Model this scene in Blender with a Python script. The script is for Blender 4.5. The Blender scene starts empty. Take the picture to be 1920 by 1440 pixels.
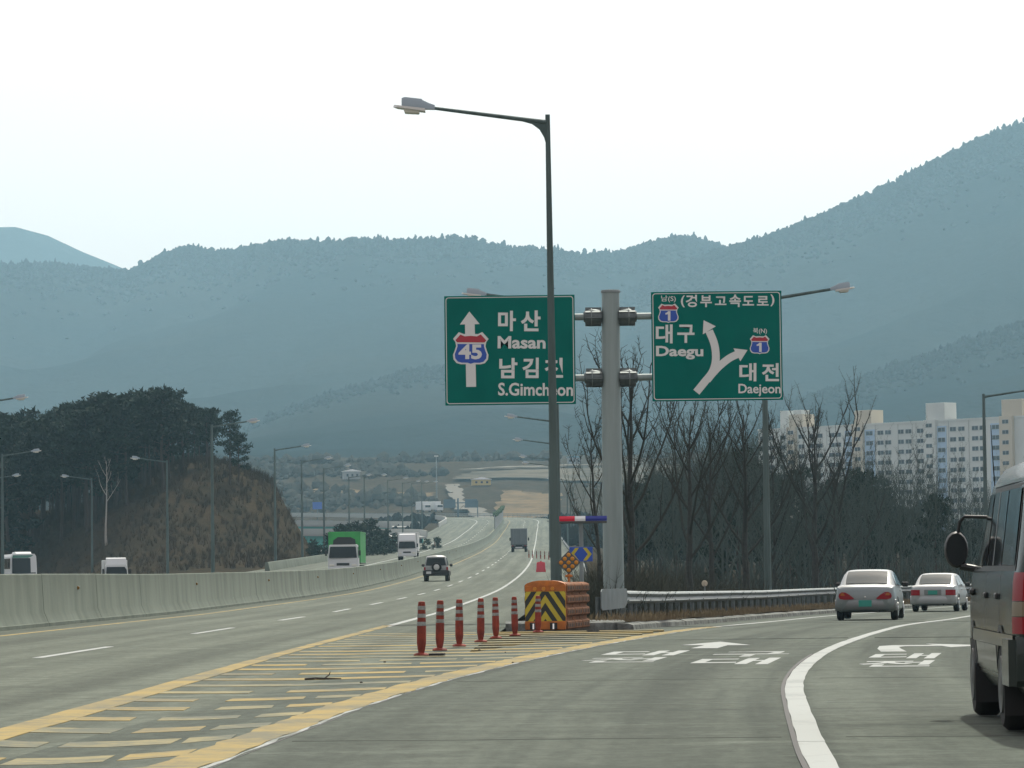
import bpy, math, random
import numpy as np
from mathutils import Vector, Matrix
R = random.Random(7)
SC = bpy.context.scene
COL = SC.collection
# ------------------------------------------------------------------ camera
PITCH = math.atan(356.0 / 6800.0); ROLL = math.radians(0.7)
cam_d = bpy.data.cameras.new("camera"); cam = bpy.data.objects.new("camera", cam_d); COL.objects.link(cam)
cam_d.sensor_width = 36.0; cam_d.lens = 6800.0 * 36.0 / 1920.0
cam_d.clip_start = 0.5; cam_d.clip_end = 40000.0
fw = Vector((0, math.cos(PITCH), math.sin(PITCH))); r0 = Vector((1, 0, 0)); u0 = r0.cross(fw)
rr = r0 * math.cos(ROLL) - u0 * math.sin(ROLL); uu = r0 * math.sin(ROLL) + u0 * math.cos(ROLL)
cam.matrix_world = Matrix(((rr.x, uu.x, -fw.x, 0), (rr.y, uu.y, -fw.y, 0), (rr.z, uu.z, -fw.z, 1.16), (0, 0, 0, 1)))
SC.camera = cam
# ------------------------------------------------------------------ sky, sun, exposure
SUN_EL = math.radians(50); SUN_AZ = math.radians(14)      # azimuth from +Y (view direction) towards +X
world = bpy.data.worlds.new("World"); SC.world = world; world.use_nodes = True
nt = world.node_tree; nt.nodes.clear()
o_ = nt.nodes.new("ShaderNodeOutputWorld"); b_ = nt.nodes.new("ShaderNodeBackground"); s_ = nt.nodes.new("ShaderNodeTexSky")
s_.sky_type = 'NISHITA'; s_.sun_disc = False; s_.sun_elevation = SUN_EL; s_.sun_rotation = SUN_AZ
s_.altitude = 80; s_.air_density = 1.0; s_.dust_density = 9.0; s_.ozone_density = 1.0
b_.inputs[1].default_value = 0.15
veil = nt.nodes.new("ShaderNodeMix"); veil.data_type = 'RGBA'; veil.inputs[0].default_value = 0.5      # thin high overcast over the clear-sky model
veil.inputs[7].default_value = (9.6, 8.5, 8.1, 1); nt.links.new(s_.outputs[0], veil.inputs[6]); nt.links.new(veil.outputs[2], b_.inputs[0]); nt.links.new(b_.outputs[0], o_.inputs[0])
sun_d = bpy.data.lights.new("sun", 'SUN'); sun_d.energy = 3.7; sun_d.angle = math.radians(1.0); sun_d.color = (1.0, 0.99, 0.88)
sun = bpy.data.objects.new("sun", sun_d); COL.objects.link(sun)
sd = Vector((math.sin(SUN_AZ) * math.cos(SUN_EL), math.cos(SUN_AZ) * math.cos(SUN_EL), math.sin(SUN_EL)))
sun.rotation_euler = (-sd).to_track_quat('-Z', 'Y').to_euler(); sun.location = sd * 300
SC.view_settings.view_transform = 'Standard'; SC.view_settings.look = 'None'
SC.view_settings.exposure = 0.05; SC.view_settings.gamma = 1.0; SC.view_settings.use_curve_mapping = False
SC.render.engine = 'CYCLES'
cy = SC.cycles
cy.use_denoising = True; cy.max_bounces = 6; cy.diffuse_bounces = 3; cy.glossy_bounces = 3; cy.transmission_bounces = 4
cy.volume_bounces = 1; cy.transparent_max_bounces = 8; cy.caustics_reflective = False; cy.caustics_refractive = False
# ------------------------------------------------------------------ helpers
class MB:
    def __init__(s): s.v = []; s.f = []; s.m = []
    def add(s, vs, fs, mat=0):
        n = len(s.v); s.v += [tuple(p) for p in vs]
        for f in fs: s.f.append(tuple(i + n for i in f)); s.m.append(mat)
        return s
    def box(s, c, d, mat=0, ch=0.0, M=None):
        x, y, z = d[0] / 2, d[1] / 2, d[2] / 2
        if ch <= 0:
            vs = [(a * x, b * y, e * z) for a in (-1, 1) for b in (-1, 1) for e in (-1, 1)]
            fs = [(0, 1, 3, 2), (4, 6, 7, 5), (0, 4, 5, 1), (2, 3, 7, 6), (0, 2, 6, 4), (1, 5, 7, 3)]
        else:
            ch = min(ch, x * .9, y * .9, z * .9); vs = []; ix = {}
            for a in (-1, 1):
                for b in (-1, 1):
                    for e in (-1, 1):
                        for k in range(3):
                            p = [a * (x - ch), b * (y - ch), e * (z - ch)]
                            p[k] = (a * x, b * y, e * z)[k]
                            ix[(a, b, e, k)] = len(vs); vs.append(tuple(p))
            fs = []
            for k in range(3):
                for sg in (-1, 1):
                    q = []
                    for (i, j) in ((-1, -1), (1, -1), (1, 1), (-1, 1)):
                        t = [0, 0, 0]; t[k] = sg; t[(k + 1) % 3] = i; t[(k + 2) % 3] = j; q.append(ix[(t[0], t[1], t[2], k)])
                    fs.append(tuple(q if sg > 0 else q[::-1]))
            for k in range(3):
                k1, k2 = (k + 1) % 3, (k + 2) % 3
                for i in (-1, 1):
                    for j in (-1, 1):
                        t = [0, 0, 0]; t[k1] = i; t[k2] = j
                        A = list(t); A[k] = -1; B = list(t); B[k] = 1
                        fs.append((ix[tuple(A) + (k1,)], ix[tuple(B) + (k1,)], ix[tuple(B) + (k2,)], ix[tuple(A) + (k2,)]))
            for a in (-1, 1):
                for b in (-1, 1):
                    for e in (-1, 1): fs.append((ix[(a, b, e, 0)], ix[(a, b, e, 1)], ix[(a, b, e, 2)]))
        if M is not None: vs = [tuple(M @ Vector(p)) for p in vs]
        return s.add([(p[0] + c[0], p[1] + c[1], p[2] + c[2]) for p in vs], fs, mat)
    def tube(s, pts, rad, n=8, mat=0, cap=True):
        pts = [Vector(p) for p in pts]; rings = []
        if not hasattr(rad, '__len__'): rad = [rad] * len(pts)
        up = None
        for i, p in enumerate(pts):
            t = (pts[min(i + 1, len(pts) - 1)] - pts[max(i - 1, 0)])
            t = t.normalized() if t.length > 1e-9 else Vector((0, 0, 1))
            if up is None:
                up = Vector((0, 1, 0)) if abs(t.y) < .9 else Vector((1, 0, 0))
            a = (up - t * up.dot(t)).normalized(); b = t.cross(a); up = a
            rings.append([p + (a * math.cos(2 * math.pi * k / n) + b * math.sin(2 * math.pi * k / n)) * rad[i] for k in range(n)])
        return s.loft(rings, mat, cap)
    def loft(s, rings, mat=0, cap=True, closed=True):
        n = len(rings[0]); vs = [p for r in rings for p in r]; fs = []
        for i in range(len(rings) - 1):
            for k in range(n if closed else n - 1):
                k2 = (k + 1) % n
                fs.append((i * n + k, i * n + k2, (i + 1) * n + k2, (i + 1) * n + k))
        if cap and closed:
            fs.append(tuple(range(n))[::-1]); fs.append(tuple((len(rings) - 1) * n + k for k in range(n)))
        return s.add(vs, fs, mat)
    def lathe(s, prof, n=16, c=(0, 0, 0), mat=0, axis='z'):
        rings = []
        for (r, z) in prof:
            ring = []
            for k in range(n):
                a = 2 * math.pi * k / n; u, w = r * math.cos(a), r * math.sin(a)
                p = (u, w, z) if axis == 'z' else ((u, z, w) if axis == 'y' else (z, u, w))
                ring.append((p[0] + c[0], p[1] + c[1], p[2] + c[2]))
            rings.append(ring)
        return s.loft(rings, mat)
    def prism(s, poly, y0, y1, mat=0):          # polygon in (x,z), pushed along y
        n = len(poly); vs = [(x, y0, z) for x, z in poly] + [(x, y1, z) for x, z in poly]
        fs = [tuple(range(n)), tuple(range(2 * n - 1, n - 1, -1))] + [(i, i + n, (i + 1) % n + n, (i + 1) % n) for i in range(n)]
        return s.add(vs, fs, mat)
    def skirt(s, d=.03):                         # turn a flat painted sheet into a thin slab that reaches into the road
        cnt = {}
        for f in s.f:
            for i in range(len(f)):
                a, b = f[i], f[(i + 1) % len(f)]; k = (min(a, b), max(a, b)); cnt[k] = cnt.get(k, 0) + 1
        lo = {}
        for (a, b), c in cnt.items():
            if c == 1:
                for q in (a, b):
                    if q not in lo: lo[q] = len(s.v); x, y, z = s.v[q]; s.v.append((x, y, z - d))
                s.f.append((a, b, lo[b], lo[a])); s.m.append(0)
        return s
    def build(s, name, mats, parent=None, smooth=35, loc=None):
        me = bpy.data.meshes.new(name); me.from_pydata(s.v, [], s.f)
        if not isinstance(mats, (list, tuple)): mats = [mats]
        for m in mats: me.materials.append(m)
        if len(mats) > 1: me.polygons.foreach_set('material_index', s.m)
        if smooth:
            me.polygons.foreach_set('use_smooth', [True] * len(me.polygons))
            try: me.set_sharp_from_angle(angle=math.radians(smooth))
            except Exception: pass
        me.update()
        return link(name, me, parent, loc)
def link(name, me, parent=None, loc=None):
    o = bpy.data.objects.new(name, me); COL.objects.link(o)
    if parent is not None: o.parent = parent
    if loc is not None: o.location = loc
    return o
def empty(name, loc, rz=0.0):
    o = bpy.data.objects.new(name, None); COL.objects.link(o); o.location = loc; o.rotation_euler = (0, 0, rz); o.empty_display_size = .3
    return o
def tag(o, label, cat=None, group=None, kind=None):
    o['label'] = label
    if cat: o['category'] = cat
    if group: o['group'] = group
    if kind: o['kind'] = kind
    return o
def copy_tree(o, parent=None):
    c = o.copy(); COL.objects.link(c); c.parent = parent
    for ch in list(o.children): copy_tree(ch, c)
    return c
def crom(pts, step):
    P = [np.array(p, float) for p in pts]; out = []
    for i in range(len(P) - 1):
        a, b, c, d = P[max(i - 1, 0)], P[i], P[i + 1], P[min(i + 2, len(P) - 1)]
        n = max(1, int(np.linalg.norm((c - b)[:2]) / step))
        m0 = (c - a) / max(1e-6, np.linalg.norm((b - a)[:2]) + np.linalg.norm((c - b)[:2])) * np.linalg.norm((c - b)[:2])
        m1 = (d - b) / max(1e-6, np.linalg.norm((c - b)[:2]) + np.linalg.norm((d - c)[:2])) * np.linalg.norm((c - b)[:2])
        for k in range(n):
            t = k / n
            out.append((2*t**3-3*t**2+1)*b + (t**3-2*t**2+t)*m0 + (-2*t**3+3*t**2)*c + (t**3-t**2)*m1)
    out.append(P[-1]); return np.array(out)
class Line:
    """a centreline with arc length; at(s, off) -> point, tangent"""
    def __init__(s, pts, step=2.0):
        s.p = crom(pts, step); d = np.diff(s.p[:, :2], axis=0); s.s = np.concatenate([[0], np.cumsum(np.hypot(d[:, 0], d[:, 1]))])
        t = np.gradient(s.p[:, :2], axis=0); s.t = t / np.hypot(t[:, 0], t[:, 1])[:, None]
    def at(s, q, off=0.0, dz=0.0):
        x = np.interp(q, s.s, s.p[:, 0]); y = np.interp(q, s.s, s.p[:, 1]); z = np.interp(q, s.s, s.p[:, 2])
        tx = np.interp(q, s.s, s.t[:, 0]); ty = np.interp(q, s.s, s.t[:, 1])
        return np.array([x + ty * off, y - tx * off, z + dz])
    def head(s, q): return math.atan2(np.interp(q, s.s, s.t[:, 0]), np.interp(q, s.s, s.t[:, 1]))
    def sy(s, Y): return float(np.interp(Y, s.p[:, 1], s.s))
    def ribbon(s, mb, a, b, o1, o2, dz, step=3.0, mat=0, worn=0.0):
        n = max(2, int((b - a) / step) + 1); qs = np.linspace(a, b, n); A = []; 
        f1 = o1 if callable(o1) else (lambda q: o1); f2 = o2 if callable(o2) else (lambda q: o2)
        for q in qs:
            A.append(s.at(q, f1(q) + (R.uniform(-worn, worn) if worn else 0), dz)); A.append(s.at(q, f2(q) + (R.uniform(-worn, worn) if worn else 0), dz))
        mb.add(A, [(2*i, 2*i+1, 2*i+3, 2*i+2) for i in range(n - 1)], mat); return mb
    def sweep(s, mb, a, b, prof, step=3.0, mat=0):
        n = max(2, int((b - a) / step) + 1)
        mb.loft([[s.at(q, u, w) for u, w in prof] for q in np.linspace(a, b, n)], mat, True); return mb
# ------------------------------------------------------------------ materials
MATS = {}
def nod(t, k, **kw):
    n = t.nodes.new(k)
    for a, b in kw.items(): setattr(n, a, b)
    return n
def mat(name, col, rough=.7, metal=0.0, noise=None, bump=None, col2=None, spec=.4, coat=0.0, streak=None, rnd=0.0, coord='Object', trans=0.0, pos=(.38, .66)):
    """noise=(scale, detail) mixes col->col2; streak=(sx,sy,sz) stretches it; bump=(scale,strength)"""
    m = bpy.data.materials.new(name); m.use_nodes = True; t = m.node_tree; bs = t.nodes['Principled BSDF']
    bs.inputs['Base Color'].default_value = (*col, 1); bs.inputs['Roughness'].default_value = rough; bs.inputs['Metallic'].default_value = metal
    bs.inputs['Specular IOR Level'].default_value = spec; bs.inputs['Coat Weight'].default_value = coat; bs.inputs['Coat Roughness'].default_value = .06
    if noise or bump:
        tc = nod(t, 'ShaderNodeTexCoord'); src = tc.outputs[coord]
    csock = None
    if noise:
        mp = nod(t, 'ShaderNodeMapping'); t.links.new(src, mp.inputs[0]); mp.inputs['Scale'].default_value = streak or (1, 1, 1)
        nz = nod(t, 'ShaderNodeTexNoise'); nz.inputs['Scale'].default_value = noise[0]; nz.inputs['Detail'].default_value = noise[1]; nz.inputs['Roughness'].default_value = .6
        t.links.new(mp.outputs[0], nz.inputs['Vector'])
        cr = nod(t, 'ShaderNodeValToRGB'); cr.color_ramp.elements[0].position = pos[0]; cr.color_ramp.elements[1].position = pos[1]
        cr.color_ramp.elements[0].color = (*col, 1); cr.color_ramp.elements[1].color = (*(col2 or col), 1)
        t.links.new(nz.outputs[0], cr.inputs[0]); csock = cr.outputs[0]
    if rnd:
        oi = nod(t, 'ShaderNodeObjectInfo'); hs = nod(t, 'ShaderNodeHueSaturation')
        ma = nod(t, 'ShaderNodeMapRange'); ma.inputs[3].default_value = 1 - rnd; ma.inputs[4].default_value = 1 + rnd
        t.links.new(oi.outputs['Random'], ma.inputs[0]); t.links.new(ma.outputs[0], hs.inputs['Value'])
        if csock: t.links.new(csock, hs.inputs['Color'])
        else: hs.inputs['Color'].default_value = (*col, 1)
        csock = hs.outputs[0]
    if csock: t.links.new(csock, bs.inputs['Base Color'])
    if bump:
        nb = nod(t, 'ShaderNodeTexNoise'); nb.inputs['Scale'].default_value = bump[0]; nb.inputs['Detail'].default_value = 3
        t.links.new(src, nb.inputs['Vector']); bp = nod(t, 'ShaderNodeBump'); bp.inputs['Strength'].default_value = bump[1]; bp.inputs['Distance'].default_value = bump[2] if len(bump) > 2 else .02
        t.links.new(nb.outputs[0], bp.inputs['Height']); t.links.new(bp.outputs[0], bs.inputs['Normal'])
    if trans: bs.inputs['Transmission Weight'].default_value = trans
    MATS[name] = m; return m
def road_mat(name, c1, c2, c3, joint=0.0, lane=1.8, shift=0.0):
    """worn concrete: broad patches, long streaks along travel, fine aggregate, tyre-dark bands"""
    m = bpy.data.materials.new(name); m.use_nodes = True; t = m.node_tree; bs = t.nodes['Principled BSDF']; L = t.links.new
    tc = nod(t, 'ShaderNodeTexCoord')
    def nz(sc, det, scale, ro=.6, co='Object'):
        mp = nod(t, 'ShaderNodeMapping'); mp.inputs['Scale'].default_value = scale; L(tc.outputs[co], mp.inputs[0])
        n = nod(t, 'ShaderNodeTexNoise'); n.inputs['Scale'].default_value = sc; n.inputs['Detail'].default_value = det; n.inputs['Roughness'].default_value = ro
        L(mp.outputs[0], n.inputs['Vector']); return n.outputs[0]
    def mix(a, b, f, k='MIX'):
        x = nod(t, 'ShaderNodeMix', data_type='RGBA', blend_type=k)
        for sck, v in ((x.inputs[6], a), (x.inputs[7], b)):
            if isinstance(v, tuple): sck.default_value = (*v, 1)
            else: L(v, sck)
        if isinstance(f, float): x.inputs[0].default_value = f
        else: L(f, x.inputs[0])
        return x.outputs[2]
    def ramp(v, a, b):
        r = nod(t, 'ShaderNodeMapRange'); r.inputs[1].default_value = a; r.inputs[2].default_value = b; L(v, r.inputs[0]); return r.outputs[0]
    a = mix(c1, c2, ramp(nz(.16, 5, (1, .3, 1), .7), .38, .6))
    a = mix(a, c3, ramp(nz(.9, 4, (1, .015, 1), .65, 'UV'), .42, .62))            # streaks along the lane
    sp = nod(t, 'ShaderNodeSeparateXYZ'); L(tc.outputs['UV'], sp.inputs[0])          # wheel tracks either side of each lane's middle
    ad = nod(t, 'ShaderNodeMath', operation='ADD'); ad.inputs[1].default_value = shift; L(sp.outputs[0], ad.inputs[0])
    pg = nod(t, 'ShaderNodeMath', operation='PINGPONG'); pg.inputs[1].default_value = lane; L(ad.outputs[0], pg.inputs[0])
    sb = nod(t, 'ShaderNodeMath', operation='SUBTRACT'); sb.inputs[1].default_value = lane * .55; L(pg.outputs[0], sb.inputs[0])
    ab = nod(t, 'ShaderNodeMath', operation='ABSOLUTE'); L(sb.outputs[0], ab.inputs[0])
    tk = nod(t, 'ShaderNodeMath', operation='MULTIPLY'); L(ramp(ab.outputs[0], .5, .05), tk.inputs[0]); L(ramp(nz(.35, 4, (.3, .08, 1), .6, 'UV'), .3, .6), tk.inputs[1])
    tq = nod(t, 'ShaderNodeMath', operation='MULTIPLY'); tq.inputs[1].default_value = .6; L(tk.outputs[0], tq.inputs[0]); a = mix(a, tuple(k * .82 for k in c3), tq.outputs[0])
    a = mix(a, c3, ramp(nz(.8, 7, (.16, 1, 1), .75), .5, .68))
    a = mix(a, tuple(min(1, k * 1.35) for k in c1), ramp(nz(1.1, 7, (.22, .8, 1), .8), .56, .72))       # rubbed bands across
    grain = nz(5, 8, (1, .45, 1), .85)
    a = mix(a, (.5, .5, .5), .55, 'OVERLAY') if False else a
    g = ramp(grain, .3, .7); v = nod(t, 'ShaderNodeMix', data_type='RGBA', blend_type='MULTIPLY'); v.inputs[0].default_value = .9
    L(a, v.inputs[6]); cg = nod(t, 'ShaderNodeCombineColor'); gg = nod(t, 'ShaderNodeMapRange'); gg.inputs[3].default_value = .55; gg.inputs[4].default_value = 1.35
    L(g, gg.inputs[0]); [L(gg.outputs[0], cg.inputs[k]) for k in range(3)]; L(cg.outputs[0], v.inputs[7])
    col = v.outputs[2]
    if joint:
        sp = nod(t, 'ShaderNodeSeparateXYZ'); L(tc.outputs['Object'], sp.inputs[0])
        mm = nod(t, 'ShaderNodeMath', operation='PINGPONG'); mm.inputs[1].default_value = joint; L(sp.outputs[1], mm.inputs[0])
        lt = nod(t, 'ShaderNodeMath', operation='LESS_THAN'); lt.inputs[1].default_value = .05; L(mm.outputs[0], lt.inputs[0])
        f = nod(t, 'ShaderNodeMath', operation='MULTIPLY'); f.inputs[1].default_value = .5; L(lt.outputs[0], f.inputs[0])
        col = mix(col, tuple(c * .45 for c in c3), f.outputs[0])
    L(col, bs.inputs['Base Color']); bs.inputs['Roughness'].default_value = .95; bs.inputs['Specular IOR Level'].default_value = .12
    bp = nod(t, 'ShaderNodeBump'); bp.inputs['Strength'].default_value = .7; bp.inputs['Distance'].default_value = .012; L(grain, bp.inputs['Height']); L(bp.outputs[0], bs.inputs['Normal'])
    MATS[name] = m; return m
def paint_mat(name, c, under, wear=.5):
    m = bpy.data.materials.new(name); m.use_nodes = True; t = m.node_tree; bs = t.nodes['Principled BSDF']; L = t.links.new
    tc = nod(t, 'ShaderNodeTexCoord'); n = nod(t, 'ShaderNodeTexNoise'); n.inputs['Scale'].default_value = 5; n.inputs['Detail'].default_value = 8; n.inputs['Roughness'].default_value = .75
    n2 = nod(t, 'ShaderNodeTexNoise'); n2.inputs['Scale'].default_value = .7; n2.inputs['Detail'].default_value = 3
    L(tc.outputs['Object'], n.inputs['Vector']); L(tc.outputs['Object'], n2.inputs['Vector'])
    ad = nod(t, 'ShaderNodeMath', operation='ADD'); L(n.outputs[0], ad.inputs[0]); L(n2.outputs[0], ad.inputs[1])
    r = nod(t, 'ShaderNodeMapRange'); r.inputs[1].default_value = 1.0 + (.5 - wear) * .4; r.inputs[2].default_value = 1.3 + (.5 - wear) * .4; L(ad.outputs[0], r.inputs[0])
    x = nod(t, 'ShaderNodeMix', data_type='RGBA'); x.inputs[6].default_value = (*c, 1); x.inputs[7].default_value = (*under, 1); L(r.outputs[0], x.inputs[0])
    L(x.outputs[2], bs.inputs['Base Color']); bs.inputs['Roughness'].default_value = .9; bs.inputs['Specular IOR Level'].default_value = .08; MATS[name] = m; return m
road_mat('concrete_road', (.128, .145, .116), (.108, .124, .099), (.074, .086, .069))
road_mat('ramp_road', (.101, .117, .096), (.085, .100, .081), (.052, .063, .052), lane=2.0)
paint_mat('yellow_paint', (.30, .235, .10), (.165, .158, .112), .8)
paint_mat('white_paint', (.34, .36, .345), (.22, .24, .225), .45)
paint_mat('old_white_paint', (.34, .36, .345), (.15, .165, .15), .75)
paint_mat('faded_yellow_paint', (.26, .232, .13), (.13, .14, .112), .95)
mat('tar', (.03, .03, .03), .8)
mat('barrier_concrete', (.165, .192, .160), .9, spec=.1, noise=(.9, 7), col2=(.10, .118, .098), streak=(.9, .9, .22), pos=(.42, .75), bump=(14, .35))
mat('kerb_concrete', (.19, .20, .185), .95, spec=.1, noise=(3.0, 6), col2=(.075, .08, .07), bump=(9, .8, .05))
mat('joint_dark', (.07, .075, .067), .95, spec=0.0); mat('joint_pale', (.17, .185, .165), .95, spec=0.0)
mat('galvanised', (.22, .25, .25), .6, .3, noise=(3, 4), col2=(.16, .185, .185), streak=(1, 1, .4))
mat('pole_paint', (.092, .128, .123), .65, .1, noise=(2, 5), col2=(.056, .082, .078), spec=.2, streak=(2, 2, .2))
mat('post_paint', (.245, .295, .285), .5, .2, noise=(1.2, 5), col2=(.19, .232, .225), streak=(3, 3, .25))
mat('clamp_steel', (.12, .14, .14), .5, .5, noise=(6, 3), col2=(.08, .095, .095))
mat('lamp_grey', (.25, .30, .33), .4, .3)
mat('lamp_rim', (.5, .5, .47), .35, .6)
mat('lamp_glass', (.62, .62, .55), .15, 0, spec=.6)
mat('sign_green', (.001, .135, .108), .7, noise=(1.1, 4), col2=(.001, .118, .096), spec=.03)
mat('sign_white', (.62, .62, .60), .5)
mat('sign_blue', (.018, .07, .36), .5); mat('sign_red', (.36, .02, .035), .5)
mat('sign_back', (.33, .35, .35), .5, .4)
mat('orange_plastic', (.46, .14, .022), .5, noise=(7, 6), col2=(.26, .09, .025), spec=.25)
mat('faded_orange', (.22, .095, .045), .8, noise=(4, 7), col2=(.12, .06, .032), spec=.1)
mat('yellow_sheet', (.50, .40, .03), .5, noise=(4, 4), col2=(.40, .33, .03)); mat('black_sheet', (.018, .022, .022), .5)
mat('amber', (.50, .20, .015), .4); mat('old_reflector', (.22, .11, .012), .6); mat('dark_plate', (.07, .075, .07), .6)
mat('post_red', (.25, .045, .028), .7, noise=(6, 5), col2=(.11, .028, .02), spec=.15); mat('post_band', (.27, .28, .265), .6, noise=(9, 4), col2=(.10, .105, .10), spec=.2)
mat('bar_red', (.62, .02, .05), .3); mat('bar_white', (.7, .72, .72), .3); mat('bar_blue', (.02, .03, .22), .3)
mat('red_plastic', (.5, .04, .06), .5)
mat('rubber', (.018, .018, .018), .85); mat('wood_stick', (.05, .04, .03), .9)
mat('silver_paint', (.185, .21, .212), .36, .4, coat=.25); mat('silver_low', (.16, .17, .168), .45, .3, coat=.2)
mat('white_car', (.28, .298, .295), .4, .1, coat=.3)
mat('van_paint', (.024, .032, .029), .25, .25, spec=.2, coat=.12, noise=(2, 2), col2=(.026, .034, .031)); mat('van_silver', (.062, .062, .055), .28, .5, coat=.2)
mat('car_glass', (.012, .018, .02), .06, 0, spec=.2); mat('rear_glass', (.04, .056, .06), .12, 0, spec=.06)
mat('black_trim', (.014, .015, .015), .5); mat('tyre', (.012, .012, .012), .85); mat('rim', (.45, .46, .46), .3, .8); mat('chrome', (.7, .7, .68), .12, 1.0)
mat('tail_red', (.22, .006, .012), .35, spec=.2); mat('tail_amber', (.35, .10, .02), .2, coat=.5); mat('tail_clear', (.17, .135, .09), .35, spec=.2)
mat('plate_green', (.02, .22, .17), .5); mat('under_dark', (.012, .013, .013), .9)
mat('truck_green', (.03, .30, .06), .5, noise=(.8, 3), col2=(.02, .22, .05)); mat('truck_white', (.52, .54, .54), .45, noise=(1.5, 3), col2=(.5, .52, .52)); mat('truck_grey', (.13, .15, .155), .6, noise=(1.2, 3), col2=(.1, .115, .12), streak=(3, 1, .3))
mat('bus_green', (.02, .14, .10), .3, coat=.4)
mat('yellow_plate', (.55, .42, .03), .5)
mat('bark', (.044, .05, .044), .95, noise=(4, 5), col2=(.03, .03, .028), bump=(12, .8, .05)); mat('twig', (.046, .050, .045), .95, spec=0.0)
mat('grey_twig', (.066, .086, .078), .95, spec=0.0); mat('pale_bark', (.30, .28, .25), .9)
mat('pine_needles', (.008, .020, .014), .9, noise=(.6, 3), col2=(.013, .028, .017), rnd=.25, spec=.15)
mat('pine_bark', (.045, .036, .03), .95)
mat('bush_leaf', (.011, .026, .017), .9, noise=(.9, 3), col2=(.018, .036, .022), rnd=.2, spec=.15)
mat('brush', (.064, .066, .050), .95, noise=(.25, 4), col2=(.040, .046, .037), spec=0.0); mat('hill_brush', (.064, .051, .036), .95, noise=(.12, 4), col2=(.036, .035, .026), spec=0.0); mat('dry_grass', (.20, .16, .09), .95, noise=(.5, 3), col2=(.13, .10, .06))
mat('hazed_scrub', (.058, .056, .045), .95, noise=(.03, 4), col2=(.034, .038, .032), spec=0.0); mat('far_forest', (.006, .010, .009), .95, noise=(.012, 4), col2=(.013, .014, .011), spec=.0)  # valley woodland: haze painted in as a lighter base colour
mat('mountain_soil', (.004, .007, .007), .95, noise=(.004, 7), col2=(.013, .014, .011), bump=(.05, .8, 6), spec=.0)
mat('apt_wall', (.54, .56, .52), .9, spec=.1, noise=(.06, 4), col2=(.46, .48, .45)); mat('apt_cream', (.46, .41, .31), .85); mat('apt_blue', (.33, .45, .58), .85); mat('apt_line', (.36, .36, .34), .85)
mat('apt_glass', (.02, .028, .034), .3, spec=.3); mat('apt_frame', (.30, .31, .31), .7)
mat('teal_steel', (.05, .30, .25), .6, noise=(.2, 3), col2=(.04, .25, .21)); mat('bridge_concrete', (.30, .31, .29), .9)
mat('roof_white', (.75, .75, .74), .5); mat('wall_yellow', (.42, .31, .10), .85); mat('wall_grey', (.25, .26, .26), .85); mat('roof_blue', (.12, .25, .32), .7)
mat('path_concrete', (.16, .155, .135), 1.0, spec=0.0)
mat('screen_grey', (.16, .18, .18), .7, noise=(.6, 3), col2=(.12, .135, .135)); mat('vine', (.03, .07, .025), .9)
mat('sign_far', (.06, .10, .13), .6)
def ground_mat():
    m = bpy.data.materials.new('soil_and_grass'); m.use_nodes = True; t = m.node_tree; bs = t.nodes['Principled BSDF']; L = t.links.new
    tc = nod(t, 'ShaderNodeTexCoord')
    def nz(sc, det): 
        n = nod(t, 'ShaderNodeTexNoise'); n.inputs['Scale'].default_value = sc; n.inputs['Detail'].default_value = det; n.inputs['Roughness'].default_value = .65; L(tc.outputs['Object'], n.inputs['Vector']); return n.outputs[0]
    def mx(a, b, v, lo, hi):
        r = nod(t, 'ShaderNodeMapRange'); r.inputs[1].default_value = lo; r.inputs[2].default_value = hi; L(v, r.inputs[0])
        x = nod(t, 'ShaderNodeMix', data_type='RGBA'); L(r.outputs[0], x.inputs[0])
        for k, q in ((6, a), (7, b)):
            if isinstance(q, tuple): x.inputs[k].default_value = (*q, 1)
            else: L(q, x.inputs[k])
        return x.outputs[2]
    a = mx((.052, .042, .029), (.034, .031, .022), nz(.35, 6), .4, .62)
    a = mx(a, (.070, .056, .038), nz(.09, 5), .52, .68)
    a = mx(a, (.030, .026, .018), nz(5, 9), .48, .7)
    L(a, bs.inputs['Base Color']); bs.inputs['Roughness'].default_value = 1.0; bs.inputs['Specular IOR Level'].default_value = 0.0
    bp = nod(t, 'ShaderNodeBump'); bp.inputs['Strength'].default_value = .8; bp.inputs['Distance'].default_value = .25; L(nz(1.6, 6), bp.inputs['Height']); L(bp.outputs[0], bs.inputs['Normal'])
    MATS['soil'] = m
ground_mat()
def field_mat(name, c1, c2, sc): return mat(name, c1, 1.0, noise=(sc, 6), col2=c2, bump=(.4, .6, .3), spec=0.0)
field_mat('tan_field', (.16, .122, .074), (.095, .078, .052), .12); field_mat('bare_slope', (.12, .11, .086), (.06, .058, .047), .06)
M = MATS
# ================================================================== THE SETTING
ZP = [(-60,0),(0,0),(120,0),(160,.065),(200,.255),(252,.69),(290,1.15),(420,2.93),(523,4.34),(560,4.85),(700,7.4),(800,9.9),(900,12.8),(1000,16),(1100,18.5),(1250,20.5),(1500,23)]
def zr(Y): return float(np.interp(Y, [a for a, b in ZP], [b for a, b in ZP]))
RP = [(-60,0),(60,0),(75,-.04),(100,-.24),(130,-.40),(170,-.5),(300,-.6)]
def zp(Y): return float(np.interp(Y, [a for a, b in RP], [b for a, b in RP]))
XD = [(-9.0,-60),(-8.0,0),(-7.5,26),(-7.1,54),(-6.65,76),(-6.25,97),(-5.85,120),(-4.55,200),(-3.6,257),(-2.9,300),(-2.1,362),(-1.3,450),(-.75,530),(.6,700),(1.6,820),(2.5,920),(2.2,1000),(-6,1062),(-28,1118),(-70,1165),(-140,1200),(-240,1222),(-420,1235)]
zz = {1062: 17.6, 1118: 18.9, 1165: 20.5, 1200: 22.3, 1222: 24.5, 1235: 27}
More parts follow.
